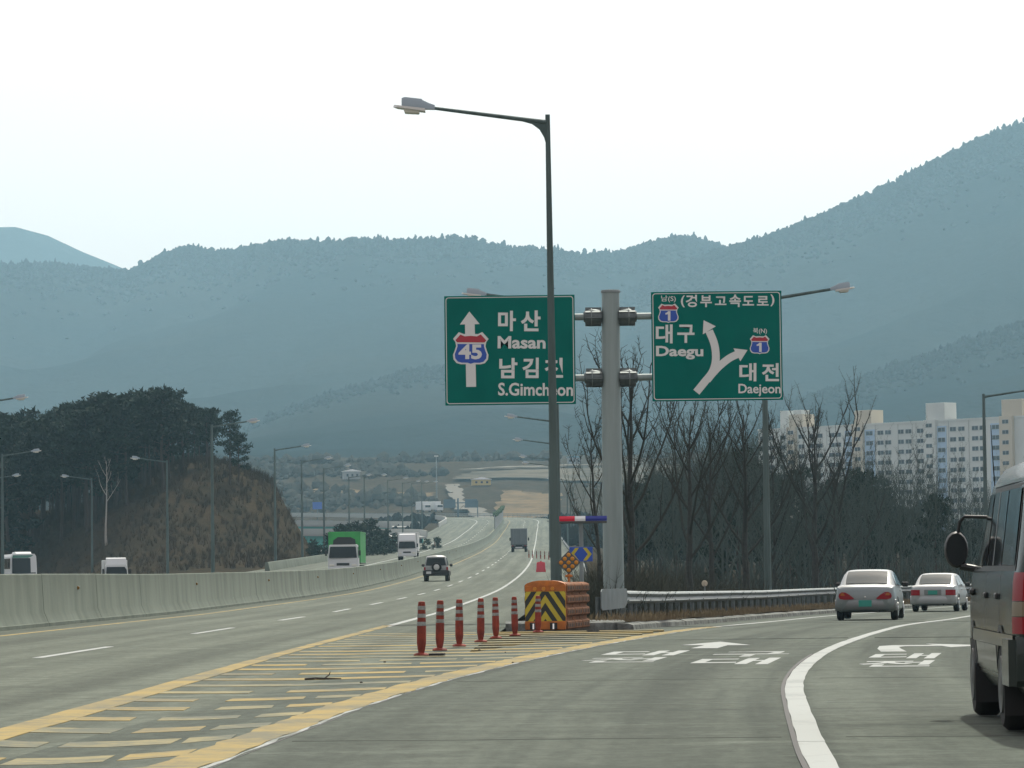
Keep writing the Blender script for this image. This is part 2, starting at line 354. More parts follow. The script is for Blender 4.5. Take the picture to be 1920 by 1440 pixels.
HW = Line([(x, y, zz.get(y, zr(y))) for x, y in XD], 3.0)
RL_ = [(-3.0,-60),(-2.9,0),(-2.45,14),(-2.05,22.3),(-1.35,34.4),(-.43,44.5),(.66,53.9),(2.26,65.9),(3.75,76.5),(7.1,100),(9.8,116),(12.8,131.2),(17.5,150),(24,172),(33,196),(46,222),(62,245),(85,270)]
RL = Line([(x, y, zp(y)) for x, y in RL_], 2.0)
WL_ = [(.6,-60),(1.0,0),(1.5,14),(1.81,21.4),(2.17,27.3),(2.38,30.5),(2.76,36.),(3.22,41.2),(3.77,46.4),(4.59,53.1),(5.59,60.1),(7.0,69.6),(8.76,81.3),(11.9,99.8),(15.3,118.5),(18.8,134),(24,152),(31,172),(41,193),(55,214),(75,236)]
WL = Line([(x, y, zp(y)) for x, y in WL_], 1.5)
SR = Line([(-21,150,.35),(-25,210,.5),(-30,270,.75),(-39,335,.9),(-54,395,1.0),(-78,440,1.1),(-110,480,1.2)], 6.0)
def near(line, X, Y):
    """signed offset and z of the nearest station of a line for arrays X,Y"""
    P = line.p[::2]; T = line.t[::2]; d2 = (X[..., None] - P[:, 0])**2 + (Y[..., None] - P[:, 1])**2
    i = d2.argmin(-1); dx = X - P[i, 0]; dy = Y - P[i, 1]
    return dx * T[i, 1] - dy * T[i, 0], P[i, 2], np.sqrt(d2.min(-1))
def vnoise(X, Y, sc, seed):
    r = np.random.RandomState(seed); g = r.rand(64, 64); x = np.asarray(X) / sc; y = np.asarray(Y) / sc
    i = np.floor(x).astype(int); j = np.floor(y).astype(int); u = x - i; v = y - j; u = u*u*(3-2*u); v = v*v*(3-2*v)
    G = lambda a, b: g[a % 64, b % 64]
    return (G(i,j)*(1-u)+G(i+1,j)*u)*(1-v)+(G(i,j+1)*(1-u)+G(i+1,j+1)*u)*v - .5
def fbm(X, Y, sc, seed, n=4): return sum(vnoise(X, Y, sc / 2**k, seed + k) / 2**k for k in range(n))
NB = [(-60,-.6),(200,-.6),(300,0),(450,1.5),(600,3),(800,6),(1000,11),(1150,17),(1300,32),(1450,46),(1700,56),(2500,72),(12000,72)]
def natural(X, Y):
    z = np.interp(Y, [a for a, b in NB], [b for a, b in NB]) - 1.0 * (X > 10) * (Y < 400)
    z = z + 11.0*np.exp(-((X+39)/13.0)**2 - ((Y-452)/40.0)**2) + 3.5*np.exp(-((X+28)/7.0)**2 - ((Y-445)/36.0)**2) + 8.5*np.exp(-((X+72)/34.0)**2 - ((Y-470)/48.0)**2)
    z = z - 7*np.exp(-((X+62)/32)**2 - ((Y-745)/90)**2)
    amp = np.clip((Y - 150) / 600, 0, 1)
    return z + fbm(X, Y, 40, 3) * 2.2 * amp + fbm(X, Y, 9, 9) * .5 * np.clip(Y/300, .15, 1)
def terrain(X, Y):
    X = np.asarray(X, float); Y = np.asarray(Y, float); z = natural(X, Y)
    def carve(z, off, zl, lo, hi, soft, drop, d):
        out = np.maximum(np.maximum(lo - off, off - hi), 0); out = np.where(d > np.abs(off) + 4, np.maximum(out, d), out); w = np.clip(1 - out / soft, 0, 1); w = w*w*(3-2*w)
        tgt = zl - drop; z2 = z * (1 - w) + tgt * w
        return np.where(out <= 0, np.minimum(z2, tgt), z2)
    o, zl, d = near(HW, X, Y); dr = np.where(Y > 900, 1.2, .35)
    z = np.where(d < 90, carve(z, o, zl, -23.0, 10.0, np.where(Y > 900, 40, np.where(Y > 600, 14, 6.5)), dr, d), z)
    o, zl, d = near(RL, X, Y); z = np.where((d < 60), carve(z, o, zl, -2.2, 16.0, 5.0, .32, d), z)
    o, zl, d = near(SR, X, Y); z = np.where((d < 60), carve(z, o, zl, -9, 9, 10.0, .3, d), z)
    return z
def tz(x, y): return float(terrain(np.array([x]), np.array([y]))[0])
# --- ground: one sheet out to the horizon
ys = np.concatenate([np.arange(-60, 220, 4.0), np.arange(220, 620, 6.0), np.arange(620, 1320, 10.0), np.arange(1320, 2000, 30), np.geomspace(2000, 6250, 18)])
xc = np.concatenate([np.arange(-90, 100, 3.0)]); xo = np.geomspace(12, 6000, 40)
xs = np.concatenate([(-90 - xo)[::-1], xc, 99 + xo])
GX, GY = np.meshgrid(xs, ys); GZ = terrain(GX, GY)
def grid_obj(name, GX, GY, GZ, mats, parent=None):
    ny, nx = GX.shape; me = bpy.data.meshes.new(name); n = nx * ny
    me.from_pydata(np.stack([GX, GY, GZ], -1).reshape(-1, 3).tolist(), [], [(j*nx+i, j*nx+i+1, (j+1)*nx+i+1, (j+1)*nx+i) for j in range(ny-1) for i in range(nx-1)])
    me.materials.append(mats); me.polygons.foreach_set('use_smooth', [True] * len(me.polygons)); me.update(); return link(name, me, parent)
ground = tag(grid_obj('ground', GX, GY, GZ, M['soil']), 'brown winter soil and dry grass ground of the valley', 'ground', kind='structure')
# --- roads
hw = HW.ribbon(MB(), HW.sy(-55), HW.s[-1], -21.5, lambda q: 6.4 if q < HW.sy(150) else min(9.0, 6.4 + (q - HW.sy(150)) * .03), 0, 4.0).build('highway', M['concrete_road'], smooth=0)
tag(hw, 'grey concrete dual carriageway running ahead and bending away', 'road', kind='structure')
rp = RL.ribbon(MB(), 0, RL.s[-1], -1.32, lambda q: 13.5, .002, 3.0).skirt().build('exit_ramp', M['ramp_road'], smooth=0)
tag(rp, 'darker concrete exit ramp curving off to one side', 'road', kind='structure')
srd = SR.ribbon(MB(), 0, SR.s[-1], -8, 8, 0, 6.0).build('side_road', M['concrete_road'], smooth=0)
tag(srd, 'slip road behind the median barrier below the wooded hill', 'road', kind='structure')
def add_uv(o, line, a, b, f1, f2, step):
    n = max(2, int((b - a) / step) + 1); qs = np.linspace(a, b, n); uv = o.data.uv_layers.new(name='UVMap')
    tab = {}
    for i, q in enumerate(qs): tab[2*i] = (f1(q), q); tab[2*i+1] = (f2(q), q)
    for l in o.data.loops: uv.data[l.index].uv = tab.get(l.vertex_index, (0, 0))
add_uv(hw, HW, HW.sy(-55), HW.s[-1], lambda q: -21.5, lambda q: 6.4 if q < HW.sy(150) else min(9.0, 6.4 + (q - HW.sy(150)) * .03), 4.0)
add_uv(rp, RL, 0, RL.s[-1], lambda q: -1.32, lambda q: 13.5, 3.0)
DZ = .003
def strip(line, a, b, o1, o2, m, name, parent, dz=DZ, step=3.0, worn=0.0):
    return line.ribbon(MB(), a, b, o1, o2, dz, step, 0, worn).skirt().build(name, m, parent, smooth=0)
s0 = HW.sy(54.0)
q = s0 - 21.4 * 4
while q < HW.sy(1060):
    strip(HW, q, q + 8.2, -.075, .075, M['white_paint'], 'lane_dash', hw)
    strip(HW, q - 4, q + 4.2, -9.75, -9.6, M['white_paint'], 'lane_dash', hw)
    q += 21.4
strip(HW, HW.sy(-50), HW.s[-1] - 5, -4.12, -3.95, M['yellow_paint'], 'yellow_edge_line', hw, worn=.012)
strip(HW, HW.sy(-50), HW.s[-1] - 5, -6.85, -6.68, M['yellow_paint'], 'yellow_edge_line', hw, worn=.012)
strip(HW, HW.sy(82), HW.s[-1] - 5, 3.52, 3.70, M['white_paint'], 'white_edge_line', hw, worn=.01)
strip(HW, HW.sy(120), HW.s[-1] - 5, -12.95, -12.75, M['white_paint'], 'white_edge_line', hw, worn=.01)
strip(HW, HW.sy(600), HW.sy(700), -15.9, lambda q: -15.7, M['white_paint'], 'white_edge_line', hw, worn=.01)
# gore: yellow border lines and hatching, all on the near flat pavement
strip(HW, HW.sy(12), HW.sy(84), lambda q: 3.44, lambda q: 3.78 - min(.12, max(0, (q - HW.sy(30)) * .004)), M['yellow_paint'], 'gore_border_line', hw, dz=.006, step=.8, worn=.012)
strip(RL, RL.sy(12), RL.sy(82), -.20, .14, M['yellow_paint'], 'gore_border_line', rp, dz=.007, step=.5, worn=.03)
strip(RL, RL.sy(12), RL.sy(78), .138, .172, M['old_white_paint'], 'gore_white_edge', rp, dz=.005, step=.5, worn=.02)
strip(RL, RL.sy(12), RL.sy(60), .19, .205, M['tar'], 'pavement_joint', rp, dz=.0045, step=.5, worn=.006)
strip(RL, RL.sy(80), RL.s[-1], -.12, .06, M['white_paint'], 'white_edge_line', rp, dz=.005, worn=.01)
y = 21.5; k = 0
while y < 74:
    a = HW.at(HW.sy(y), 3.75); b = RL.at(RL.sy(y), -.19); n = max(5, int((b[0] - a[0]) / .35)); th = .42 if y < 30 else .36
    worn = R.random() < (.75 if y < 36 else .4)
    c1, c2 = R.uniform(.2, .42), R.uniform(.55, .8)
    runs = [(0.0, 1.0)] if not worn else ([(0, c1), (c1 + R.uniform(.05, .16), c2), (c2 + R.uniform(.02, .1), 1.0)] if R.random() < .6 else [(0, c1), (c1 + R.uniform(.08, .25), 1.0)])
    for (t0, t1) in runs:
        mb = MB(); A = []
        m_ = max(3, int(n * (t1 - t0)) + 1)
        for t in np.linspace(t0, t1, m_):
            dip = -.75 * math.sin(math.pi * t) * min(1, 24 / y) + .5 * t; j1 = R.uniform(-.05, .05); j2 = R.uniform(-.05, .05)
            x = a[0] + (b[0] - a[0]) * t
            A += [(x, y + dip - th + j1, 0.0045), (x + R.uniform(-.02, .02), y + dip + th + j2, 0.0045)]
        mb.add(A, [(2*i, 2*i+1, 2*i+3, 2*i+2) for i in range(m_ - 1)])
        mb.skirt().build('hatch_stripe', M['faded_yellow_paint'] if R.random() < .5 else M['yellow_paint'], rp, smooth=0)
    y += 2.2 if y < 45 else 2.05; k += 1
# ramp lane line, thick, raised, with a dark tarred lip
lip = WL.sweep(MB(), WL.sy(10), WL.sy(50), [(-.135, -.01), (-.135, .010), (-.098, .010), (-.098, -.01)], 1.0)
lip.build('tarred_lip', M['tar'], rp)
ends = [10, 24.6, 33.2, 60, 95, 160, 235]
for i in range(len(ends) - 1):
    strip(WL, WL.sy(ends[i]), WL.sy(ends[i + 1]) - .02, -.095, .085, M['white_paint'] if i != 1 else M['white_paint'], 'white_lane_line', rp, dz=.006 + .0008 * (i % 2), step=.8, worn=.006)
for yj in (19.5, 25.6, 32.2, 39.4, 47.0, 62.5, 78.0, 93.0):       # transverse slab joints of the ramp
    a = RL.at(RL.sy(yj), .3); b = WL.at(WL.sy(yj - .25), -.2); c = WL.at(WL.sy(yj - .3), .25); d = WL.at(WL.sy(yj - .9), 6.0)
    for p0, p1 in ((a, b), (c, d)):
        mb = MB(); A = []
        for t in np.linspace(0, 1, 9):
            p = p0 + (p1 - p0) * t; j = R.uniform(-.02, .02); A += [(p[0], p[1] - .022 + j, p[2] + .0035), (p[0], p[1] + .022 + j, p[2] + .0035)]
        mb.add(A, [(2*i, 2*i+1, 2*i+3, 2*i+2) for i in range(8)]).skirt().build('slab_joint', M['joint_pale'] if yj in (32.2, 47.0) else M['joint_dark'], rp, smooth=0)
# lettering on the pavement, read from the driver's seat
def text_mesh(body, bold=.0, size=1.0):
    c = bpy.data.curves.new('t', 'FONT'); c.body = body; c.size = size; c.offset = bold; c.resolution_u = 3
    o = bpy.data.objects.new('t', c); COL.objects.link(o); dg = bpy.context.evaluated_depsgraph_get(); dg.update()
    me = bpy.data.meshes.new_from_object(o.evaluated_get(dg)); v = np.array([q.co[:2] for q in me.vertices]); f = [tuple(p.vertices) for p in me.polygons]
    bpy.data.objects.remove(o); bpy.data.curves.remove(c); bpy.data.meshes.remove(me)
    lo, hi = v.min(0), v.max(0); return (v - lo) / (hi - lo), f
def road_text(body, p0, width, length, head, z, skew=0.0):
    v, f = text_mesh(body, .018); u = np.array([math.cos(head), -math.sin(head)]); w = np.array([math.sin(head), math.cos(head)])
    mb = MB(); mb.add([(*(np.array(p0) + u * (a - .5) * width + w * b * length), z) for a, b in v], f)
    return mb.skirt().build('pavement_letter', M['old_white_paint'] if skew else M['white_paint'], rp, smooth=0)
HD = .125
road_text('대', (1.66, 50.6), 1.08, 3.0, HD, .0045); road_text('전', (1.24, 46.9), 1.05, 2.7, HD, .0045, 1)
road_text('대', (2.62, 45.2), 1.02, 3.3, HD, .0045); road_text('구', (3.1, 49.2), 1.05, 3.0, HD, .0045, 1)
road_text('전', (4.47, 43.3), .90, 2.8, HD * 1.2, .0045); road_text('대', (4.98, 47.1), .88, 2.9, HD * 1.2, .0045)
mb = MB(); mb.add([(2.66, 55.0, .0045), (3.05, 54.9, .0045), (3.33, 57.0, .0045), (3.68, 56.9, .0045), (3.38, 59.9, .0045), (2.62, 57.4, .0045), (2.98, 57.2, .0045)], [(0, 1, 2, 6), (6, 2, 4), (2, 3, 4), (5, 6, 4)])
mb.skirt().build('straight_arrow', M['white_paint'], rp, smooth=0)
mb = MB(); A = []
for (xa, ya, xb, yb) in [(5.15, 51.2, 5.5, 51.1), (5.3, 53.2, 5.62, 53.0), (5.5, 54.9, 5.72, 54.2), (5.75, 55.4, 5.85, 54.6), (6.35, 55.3, 6.4, 54.5)]: A += [(xa, ya, .0045), (xb, yb, .0045)]
mb.add(A, [(2*i, 2*i+1, 2*i+3, 2*i+2) for i in range(4)]); mb.add([(6.35, 56.2, .0052), (6.42, 53.6, .0052), (7.1, 54.6, .0052)], [(0, 1, 2)])
mb.skirt().build('turn_arrow', M['white_paint'], rp, smooth=0)
# --- traffic island with kerb between the highway and the ramp
isl = MB(); n = 46; inner = []; outer = []
for q in np.linspace(RL.sy(77.5), RL.sy(215), n):
    p = RL.at(q, -1.3); outer.append(p)
for p in outer:
    xl = HW.at(HW.sy(p[1]), 6.4)[0]; inner.append(np.array([min(max(xl, p[0] - 9.0), p[0] - .25), p[1] + 0.0, p[2]]))
island_top = .13
vs = []; fs = []
for i in range(n):
    a, b = inner[i], outer[i]; w = b[0] - a[0]
    vs += [(a[0], a[1], b[2] - .1), (a[0] + .05, a[1], b[2] + island_top - .02), (a[0] + w * .5, a[1], b[2] + island_top + .05 + R.uniform(-.02, .04)), (b[0] - .32, b[1], b[2] + island_top + .02 + R.uniform(-.02, .03))]
for i in range(n - 1):
    for k in range(3): fs.append((i*4+k, i*4+k+1, (i+1)*4+k+1, (i+1)*4+k))
fs.append((0, 1, 2, 3)); isl.add(vs, fs)
io = isl.build('verge', M['soil'], smooth=60); tag(io, 'grassy gore island behind the kerb and guardrail', 'verge', kind='structure')
kb = empty('kerb', (0, 0, 0)); tag(kb, 'weathered concrete kerb edging the gore island', 'kerb', kind='structure')
qs = np.arange(RL.sy(77.0), RL.sy(215), 2.0)
for q in qs:
    RL.sweep(MB(), q + .012, q + 1.988, [(-1.66, -.06), (-1.66, .145 + R.uniform(-.02, .0045)), (-1.44, .15 + R.uniform(-.02, .0045)), (-1.33, .10), (-1.30, -.06)], 1.0).build('kerb_stone', M['kerb_concrete'], kb)
# nose of the island
mb = MB(); mb.loft([[(-.2, 77.4 + d, z), (.6, 76.9 + d, z), (1.7, 77.0 + d, z), (2.35, 77.6 + d, z), (2.35, 80, z), (-.2, 80, z)] for d, z in ((0, -.1), (.02, .10), (.09, .125))]); mb.build('kerb_nose', M['kerb_concrete'], kb)
# --- median barrier: cast in lengths, each a piece of its own
mbar = empty('median_barrier', tuple(HW.at(HW.sy(80), -5.4))); tag(mbar, 'stained grey concrete median barrier between the two carriageways', 'barrier')
prof = [(-.30, 0), (-.30, .09), (-.27, .10), (-.16, .36), (-.105, 1.28), (-.085, 1.30), (.085, 1.30), (.105, 1.28), (.16, .36), (.27, .10), (.30, .09), (.30, 0)]
mloc = Vector(mbar.location)
q = HW.sy(30)
while q < HW.sy(930):
    L_ = 10.0 if q < HW.sy(420) else 20.0
    dz = R.uniform(-.006, .006); du = R.uniform(-.004, .004)
    m_ = HW.sweep(MB(), q + .012, q + L_ - .012, [(u - 5.45 + du, w + (dz if w > 1 else 0)) for u, w in prof], 5.0)
    m_.v = [tuple(Vector(v) - mloc) for v in m_.v]; seg = m_.build('barrier_segment', M['barrier_concrete'], mbar)
    if q < HW.sy(430):
        p = HW.at(q + 6.2, -5.45 + .142); p[2] = HW.at(q + 6.2)[2] + .93
        if int(q / 10) % 3 == 0:
            MB().lathe([(0, -.035), (.045, -.035), (.048, 0), (.045, .0045), (0, .0045)], 12, tuple(Vector(p) - mloc), axis='y').build('reflector', M['old_reflector'], seg)
    q += L_
# anti-glare screen on the median further on
scr = empty('median_screen', tuple(HW.at(HW.sy(800), -5.45))); tag(scr, 'tall grey median screen with green creepers along its top', 'screen'); sloc = Vector(scr.location)
q = HW.sy(786)
while q < HW.sy(935):
    h_ = 4.3 + R.uniform(-.05, .05)
    m_ = HW.sweep(MB(), q + .04, q + 3.9, [(-5.55, 1.0), (-5.55, h_), (-5.35, h_), (-5.35, 1.0)], 4.0); m_.v = [tuple(Vector(v) - sloc) for v in m_.v]
    pn = m_.build('screen_panel', M['screen_grey'], scr)
    mb = MB()
    for _ in range(26):
        c = HW.at(q + R.uniform(0, 4), -5.45 + R.uniform(-.35, .35), h_ + R.uniform(-.25, .45)) - np.array(sloc); d = R.uniform(.12, .3)
        mb.box(c, (d, d, d), 0, M=Matrix.Rotation(R.uniform(0, 3), 3, Vector((R.random(), R.random(), R.random() + .1)).normalized()))
    mb.build('creeper', M['vine'], pn, smooth=0)
    q += 4.0
# parapet along the far edge of the opposite carriageway
par = empty('roadside_parapet', tuple(HW.at(HW.sy(500), -19.2))); tag(par, 'low concrete parapet along the far edge of the oncoming lanes', 'parapet'); ploc = Vector(par.location)
q = HW.sy(330)
while q < HW.sy(690):
    m_ = HW.sweep(MB(), q + .03, q + 14.97, [(-20.2, -.1), (-20.2, .78), (-20.05, .8), (-19.9, .78), (-19.75, .05), (-19.75, -.1)], 5.0); m_.v = [tuple(Vector(v) - ploc) for v in m_.v]
    m_.build('parapet_segment', M['barrier_concrete'], par); q += 15
# right-hand parapet after the bend (pale rail with posts)
rb = empty('bend_railing', tuple(HW.at(HW.sy(1000), 9))); tag(rb, 'pale railing with posts round the outside of the far bend', 'railing'); bl = Vector(rb.location)
q0, q1 = HW.sy(880), HW.s[-1] - 120
for w in (.5, .95):
    m_ = HW.sweep(MB(), q0, q1, [(9.2, w), (9.2, w + .22), (9.3, w + .22), (9.3, w)], 6.0); m_.v = [tuple(Vector(v) - bl) for v in m_.v]; m_.build('rail', M['galvanised'], rb)
q = q0
while q < q1:
    p = HW.at(q, 9.36) - np.array(bl); MB().box((p[0], p[1], p[2] + .5), (.14, .14, 1.1)).build('railing_post', M['galvanised'], rb, smooth=0); q += 5.0
pp = empty('bend_parapet', tuple(HW.at(HW.sy(1000), -20.5))); tag(pp, 'solid concrete parapet along the inside of the far bend', 'parapet'); bl = Vector(pp.location)
q = HW.sy(905)
while q < HW.s[-1] - 130:
    m_ = HW.sweep(MB(), q + .03, q + 11.9, [(-21.3, -.1), (-21.3, 1.1), (-21.0, 1.1), (-21.0, -.1)], 6.0); m_.v = [tuple(Vector(v) - bl) for v in m_.v]; m_.build('parapet_segment', M['bridge_concrete'], pp); q += 12
# ================================================================== MOUNTAINS
def sight(x, y, Y):      # direction of a sight line -> ridge point at distance Y (used only to size the ridges)
    d = fw * 6800 + rr * (x - 960) + uu * (720 - y); return (d.x * Y / d.y, d.z * Y / d.y + 1.16)
def mountain(name, label, ridge, Yf, Yr, Yb, zf, seed, trees, step=14, msh='mountain_soil', lump=24):
    pts = [sight(x, y, Yr) for x, y in ridge]; px = np.array([p[0] for p in pts]); pz = np.array([p[1] for p in pts])
    X = np.arange(px.min(), px.max(), step); n = len(X); rz = np.interp(X, px, pz)
    t = np.concatenate([np.linspace(0, 1, 34), np.linspace(1.05, 2, 8)])
    GX, T = np.meshgrid(X, t); wob = fbm(X * 1.0, X * 0 + seed * 31., 420, seed) * (Yr - Yf) * .25
    GY = np.where(T <= 1, Yf + (Yr - Yf) * T, Yr + (Yb - Yr) * (T - 1)) + wob[None, :] * (1 - np.abs(T - 1))
    s = np.where(T <= 1, T ** 1.15, np.clip(1 - (T - 1), 0, 1) ** .8)
    rid = np.abs(fbm(GX, GY, 520, seed + 3, 4)); GZ = zf + (rz[None, :] - zf) * s * (GY / Yr if False else 1)
    GZ = GZ - (rid * 150 * (T * (1.0 - T) * 2.2).clip(0, 1) * (rz[None, :] - zf) / 250 - 0) * (T < 1) + fbm(GX, GY, 90, seed + 9, 3) * lump * (T < .98) * .5
    # keep the front slope under the sight line to the ridge
    lim = 1.16 + (rz[None, :] - 1.16) * (GY / Yr) - 3; GZ = np.where(T < .985, np.minimum(GZ, lim), GZ)
    o = grid_obj(name, GX, GY, GZ, M[msh]); tag(o, label, 'mountain', kind='structure')
    # woodland: one mass of crowns, thick along the crest
    rs = np.random.RandomState(seed); nr = int(trees * .35); nb = trees - nr
    ci = np.concatenate([rs.rand(nr) * (n - 1), rs.rand(nb) * (n - 1)]); tj = np.concatenate([1 - np.abs(rs.randn(nr)) * .03, np.clip(1 - rs.exponential(.035, nb), .8, 1)])
    fi = np.interp(tj, t, np.arange(len(t))); j0 = np.clip(fi.astype(int), 0, len(t) - 2); i0 = np.clip(ci.astype(int), 0, n - 2); u = ci - i0; v = fi - j0
    S = lambda G: (G[j0, i0]*(1-u)+G[j0, i0+1]*u)*(1-v)+(G[j0+1, i0]*(1-u)+G[j0+1, i0+1]*u)*v
    bx, by, bz = S(GX), S(GY), S(GZ)
    k = len(bx); hh = rs.uniform(4.0, 9.0, k) * np.where(np.arange(k) < nr, rs.choice([.3, .45, .7, 1.0], k), .6) * np.clip(Yr / 3600., .8, 1.5); ww = hh * np.where(np.arange(k) < nr, rs.uniform(.18, .4, k), rs.uniform(.4, .8, k)); m = 6
    prof = np.array([(.35, .18), (1.0, .38), (.75, .68), (.35, .9)]); ang = np.arange(m) / m * 2 * np.pi
    V = np.zeros((k, len(prof) * m + 1, 3))
    for a, (pr_, ph) in enumerate(prof):
        jit = rs.uniform(.55, 1.35, (k, m)); r_ = ww[:, None] * pr_ * jit; zj = rs.uniform(-.1, .1, (k, m))
        V[:, a*m:(a+1)*m, 0] = bx[:, None] + r_ * np.cos(ang); V[:, a*m:(a+1)*m, 1] = by[:, None] + r_ * np.sin(ang); V[:, a*m:(a+1)*m, 2] = bz[:, None] - .5 + hh[:, None] * (ph + zj)
    V[:, -1, 0] = bx + rs.uniform(-.2, .2, k) * ww; V[:, -1, 1] = by; V[:, -1, 2] = bz - .5 + hh
    base = (np.arange(k) * (len(prof) * m + 1))[:, None]
    q = [(a*m+i, a*m+(i+1) % m, (a+1)*m+(i+1) % m, (a+1)*m+i) for a in range(len(prof)-1) for i in range(m)]; tr = [((len(prof)-1)*m+i, (len(prof)-1)*m+(i+1) % m, len(prof)*m) for i in range(m)]
    faces = (base[:, :, None] + np.array(q)[None]).reshape(-1, 4).tolist() + (base[:, :, None] + np.array(tr)[None]).reshape(-1, 3).tolist()
    me = bpy.data.meshes.new('forest'); me.from_pydata(V.reshape(-1, 3).tolist(), [], faces); me.materials.append(M['far_forest']); me.polygons.foreach_set('use_smooth', [True] * len(me.polygons)); me.update()
    return o, tag(link('forest', me), label.replace('mountain', 'woodland on the mountain').replace('spur', 'woodland on the spur'), 'forest', kind='stuff')
mountain('mountain', 'long hazy blue mountain ridge behind the highway signs', [(-160,520),(-60,503),(0,497),(60,482),(110,482),(150,484),(200,489),(235,480),(260,457),(315,442),(360,449),(400,457),(430,462),(500,457),(560,462),(610,474),(680,472),(760,479),(830,479),(880,472),(930,489),(980,489),(1030,497),(1100,499),(1150,492),(1200,477),(1250,460),(1300,454),(1340,464),(1400,478),(1500,500),(1650,520),(1800,540)], 2400, 4000, 5000, 72, 11, 9000, step=20, lump=22)
mountain('mountain', 'tall hazy mountain slope rising above the apartment block', [(1000,640),(1150,560),(1260,505),(1340,475),(1390,460),(1450,442),(1530,412),(1600,382),(1680,347),(1760,307),(1840,267),(1920,237),(2000,207),(2100,180)], 2200, 3600, 4600, 66, 23, 7000, step=18, lump=22)
mountain('mountain', 'low dark spur of wooded mountain above the far bend', [(380,860),(430,835),(520,785),(640,735),(760,700),(880,680),(1000,680),(1100,710),(1200,775),(1300,840),(1400,880)], 1800, 2700, 3300, 58, 37, 3000, lump=10)
mountain('mountain', 'shadowed lower mountain shoulder behind the apartment block', [(1330,830),(1400,800),(1500,755),(1640,705),(1780,655),(1920,605),(2100,550)], 1750, 2500, 3100, 56, 41, 3000, lump=10)
mountain('mountain', 'palest far-off mountain crest fading into the sky', [(-400,474),(-200,456),(-80,447),(0,441),(40,440),(80,445),(110,456),(145,474),(190,488),(250,512),(330,545),(450,600)], 4900, 6000, 6250, 72, 53, 0, step=50, lump=10)
# ================================================================== TREES
def leafy(mb, c, rad, n, size, rs, mat=0):
    for _ in range(n):
        a = rs.uniform(0, 2*math.pi); u = rs.uniform(-1, 1); r_ = rad * rs.random() ** .45; s = math.sqrt(1-u*u)
        p = Vector((c[0] + r_*s*math.cos(a), c[1] + r_*s*math.sin(a), c[2] + r_*u*.62))
        d = Vector((rs.uniform(-1, 1), rs.uniform(-1, 1), rs.uniform(-.25, .9))).normalized(); e = d.orthogonal().normalized(); e = (e*math.cos(a*3)+d.cross(e)*math.sin(a*3)) 
        L_ = size * rs.uniform(.6, 1.3); w = L_ * .3
        mb.add([p - e*w, p + d*L_*.5 - e*w*.3, p + d*L_, p + e*w], [(0, 1, 2, 3)], mat)
def pine_parts(seed, h, lean=.0, low=.45, wide=.26):
    rs = random.Random(seed); tr = MB(); cr = MB()
    pts = [(0, 0, -.6)]; x = y = 0
    for k in range(1, 8): x += rs.uniform(-.1, .1) + lean; y += rs.uniform(-.1, .1); pts.append((x, y, h * k / 7 * .96))
    tr.tube(pts, [.17, .15, .13, .115, .10, .08, .06, .02], 6)
    for k in range(15):
        t = low + (1 - low) * (k / 14) ** .9; a = k * 2.4 + rs.uniform(-.4, .4); L_ = h * wide * (1.05 - .55 * ((t - low) / (1 - low)) ** 1.6) * rs.uniform(.6, 1.15)
        i = min(6, int(t * 7)); b = Vector(pts[i]).lerp(Vector(pts[i + 1]), t * 7 - i) if i < 7 else Vector(pts[7])
        e = b + Vector((math.cos(a) * L_, math.sin(a) * L_, L_ * rs.uniform(.1, .5)))
        tr.tube([b, b.lerp(e, .5) + Vector((0, 0, -.08)), e], [.05, .035, .012], 4)
        for f in (.45, .75, 1.0):
            c = b.lerp(e, f); leafy(cr, c, h * .085 * rs.uniform(.75, 1.3), 34, .42, rs)
    leafy(cr, pts[7], h * .085, 50, .42, rs); leafy(cr, (x, y, h * .9), h * .11, 50, .42, rs)
    return tr, cr
PINES = []
for i, (h, lo, wd) in enumerate([(9.5, .42, .25), (8.5, .5, .3), (10.5, .48, .22), (7.5, .3, .3), (9.0, .55, .27)]):
    tr, cr = pine_parts(100 + i, h, lo * .02, lo, wd); r_ = empty('pine_tree', (0, 0, -500)); tr.build('trunk', M['pine_bark'], r_); cr.build('crown', M['pine_needles'], r_, smooth=0); PINES.append((r_, h))
used = set()
def plant(lib, i, x, y, z, s, label, cat, group, sz=None):
    r_ = lib[i][0]
    if id(r_) in used: r_ = copy_tree(r_)
    used.add(id(lib[i][0])); r_.location = (x, y, z); r_.rotation_euler = (0, 0, R.uniform(0, 6.28)); r_.scale = (s, s, (sz or s)); tag(r_, label, cat, group); return r_
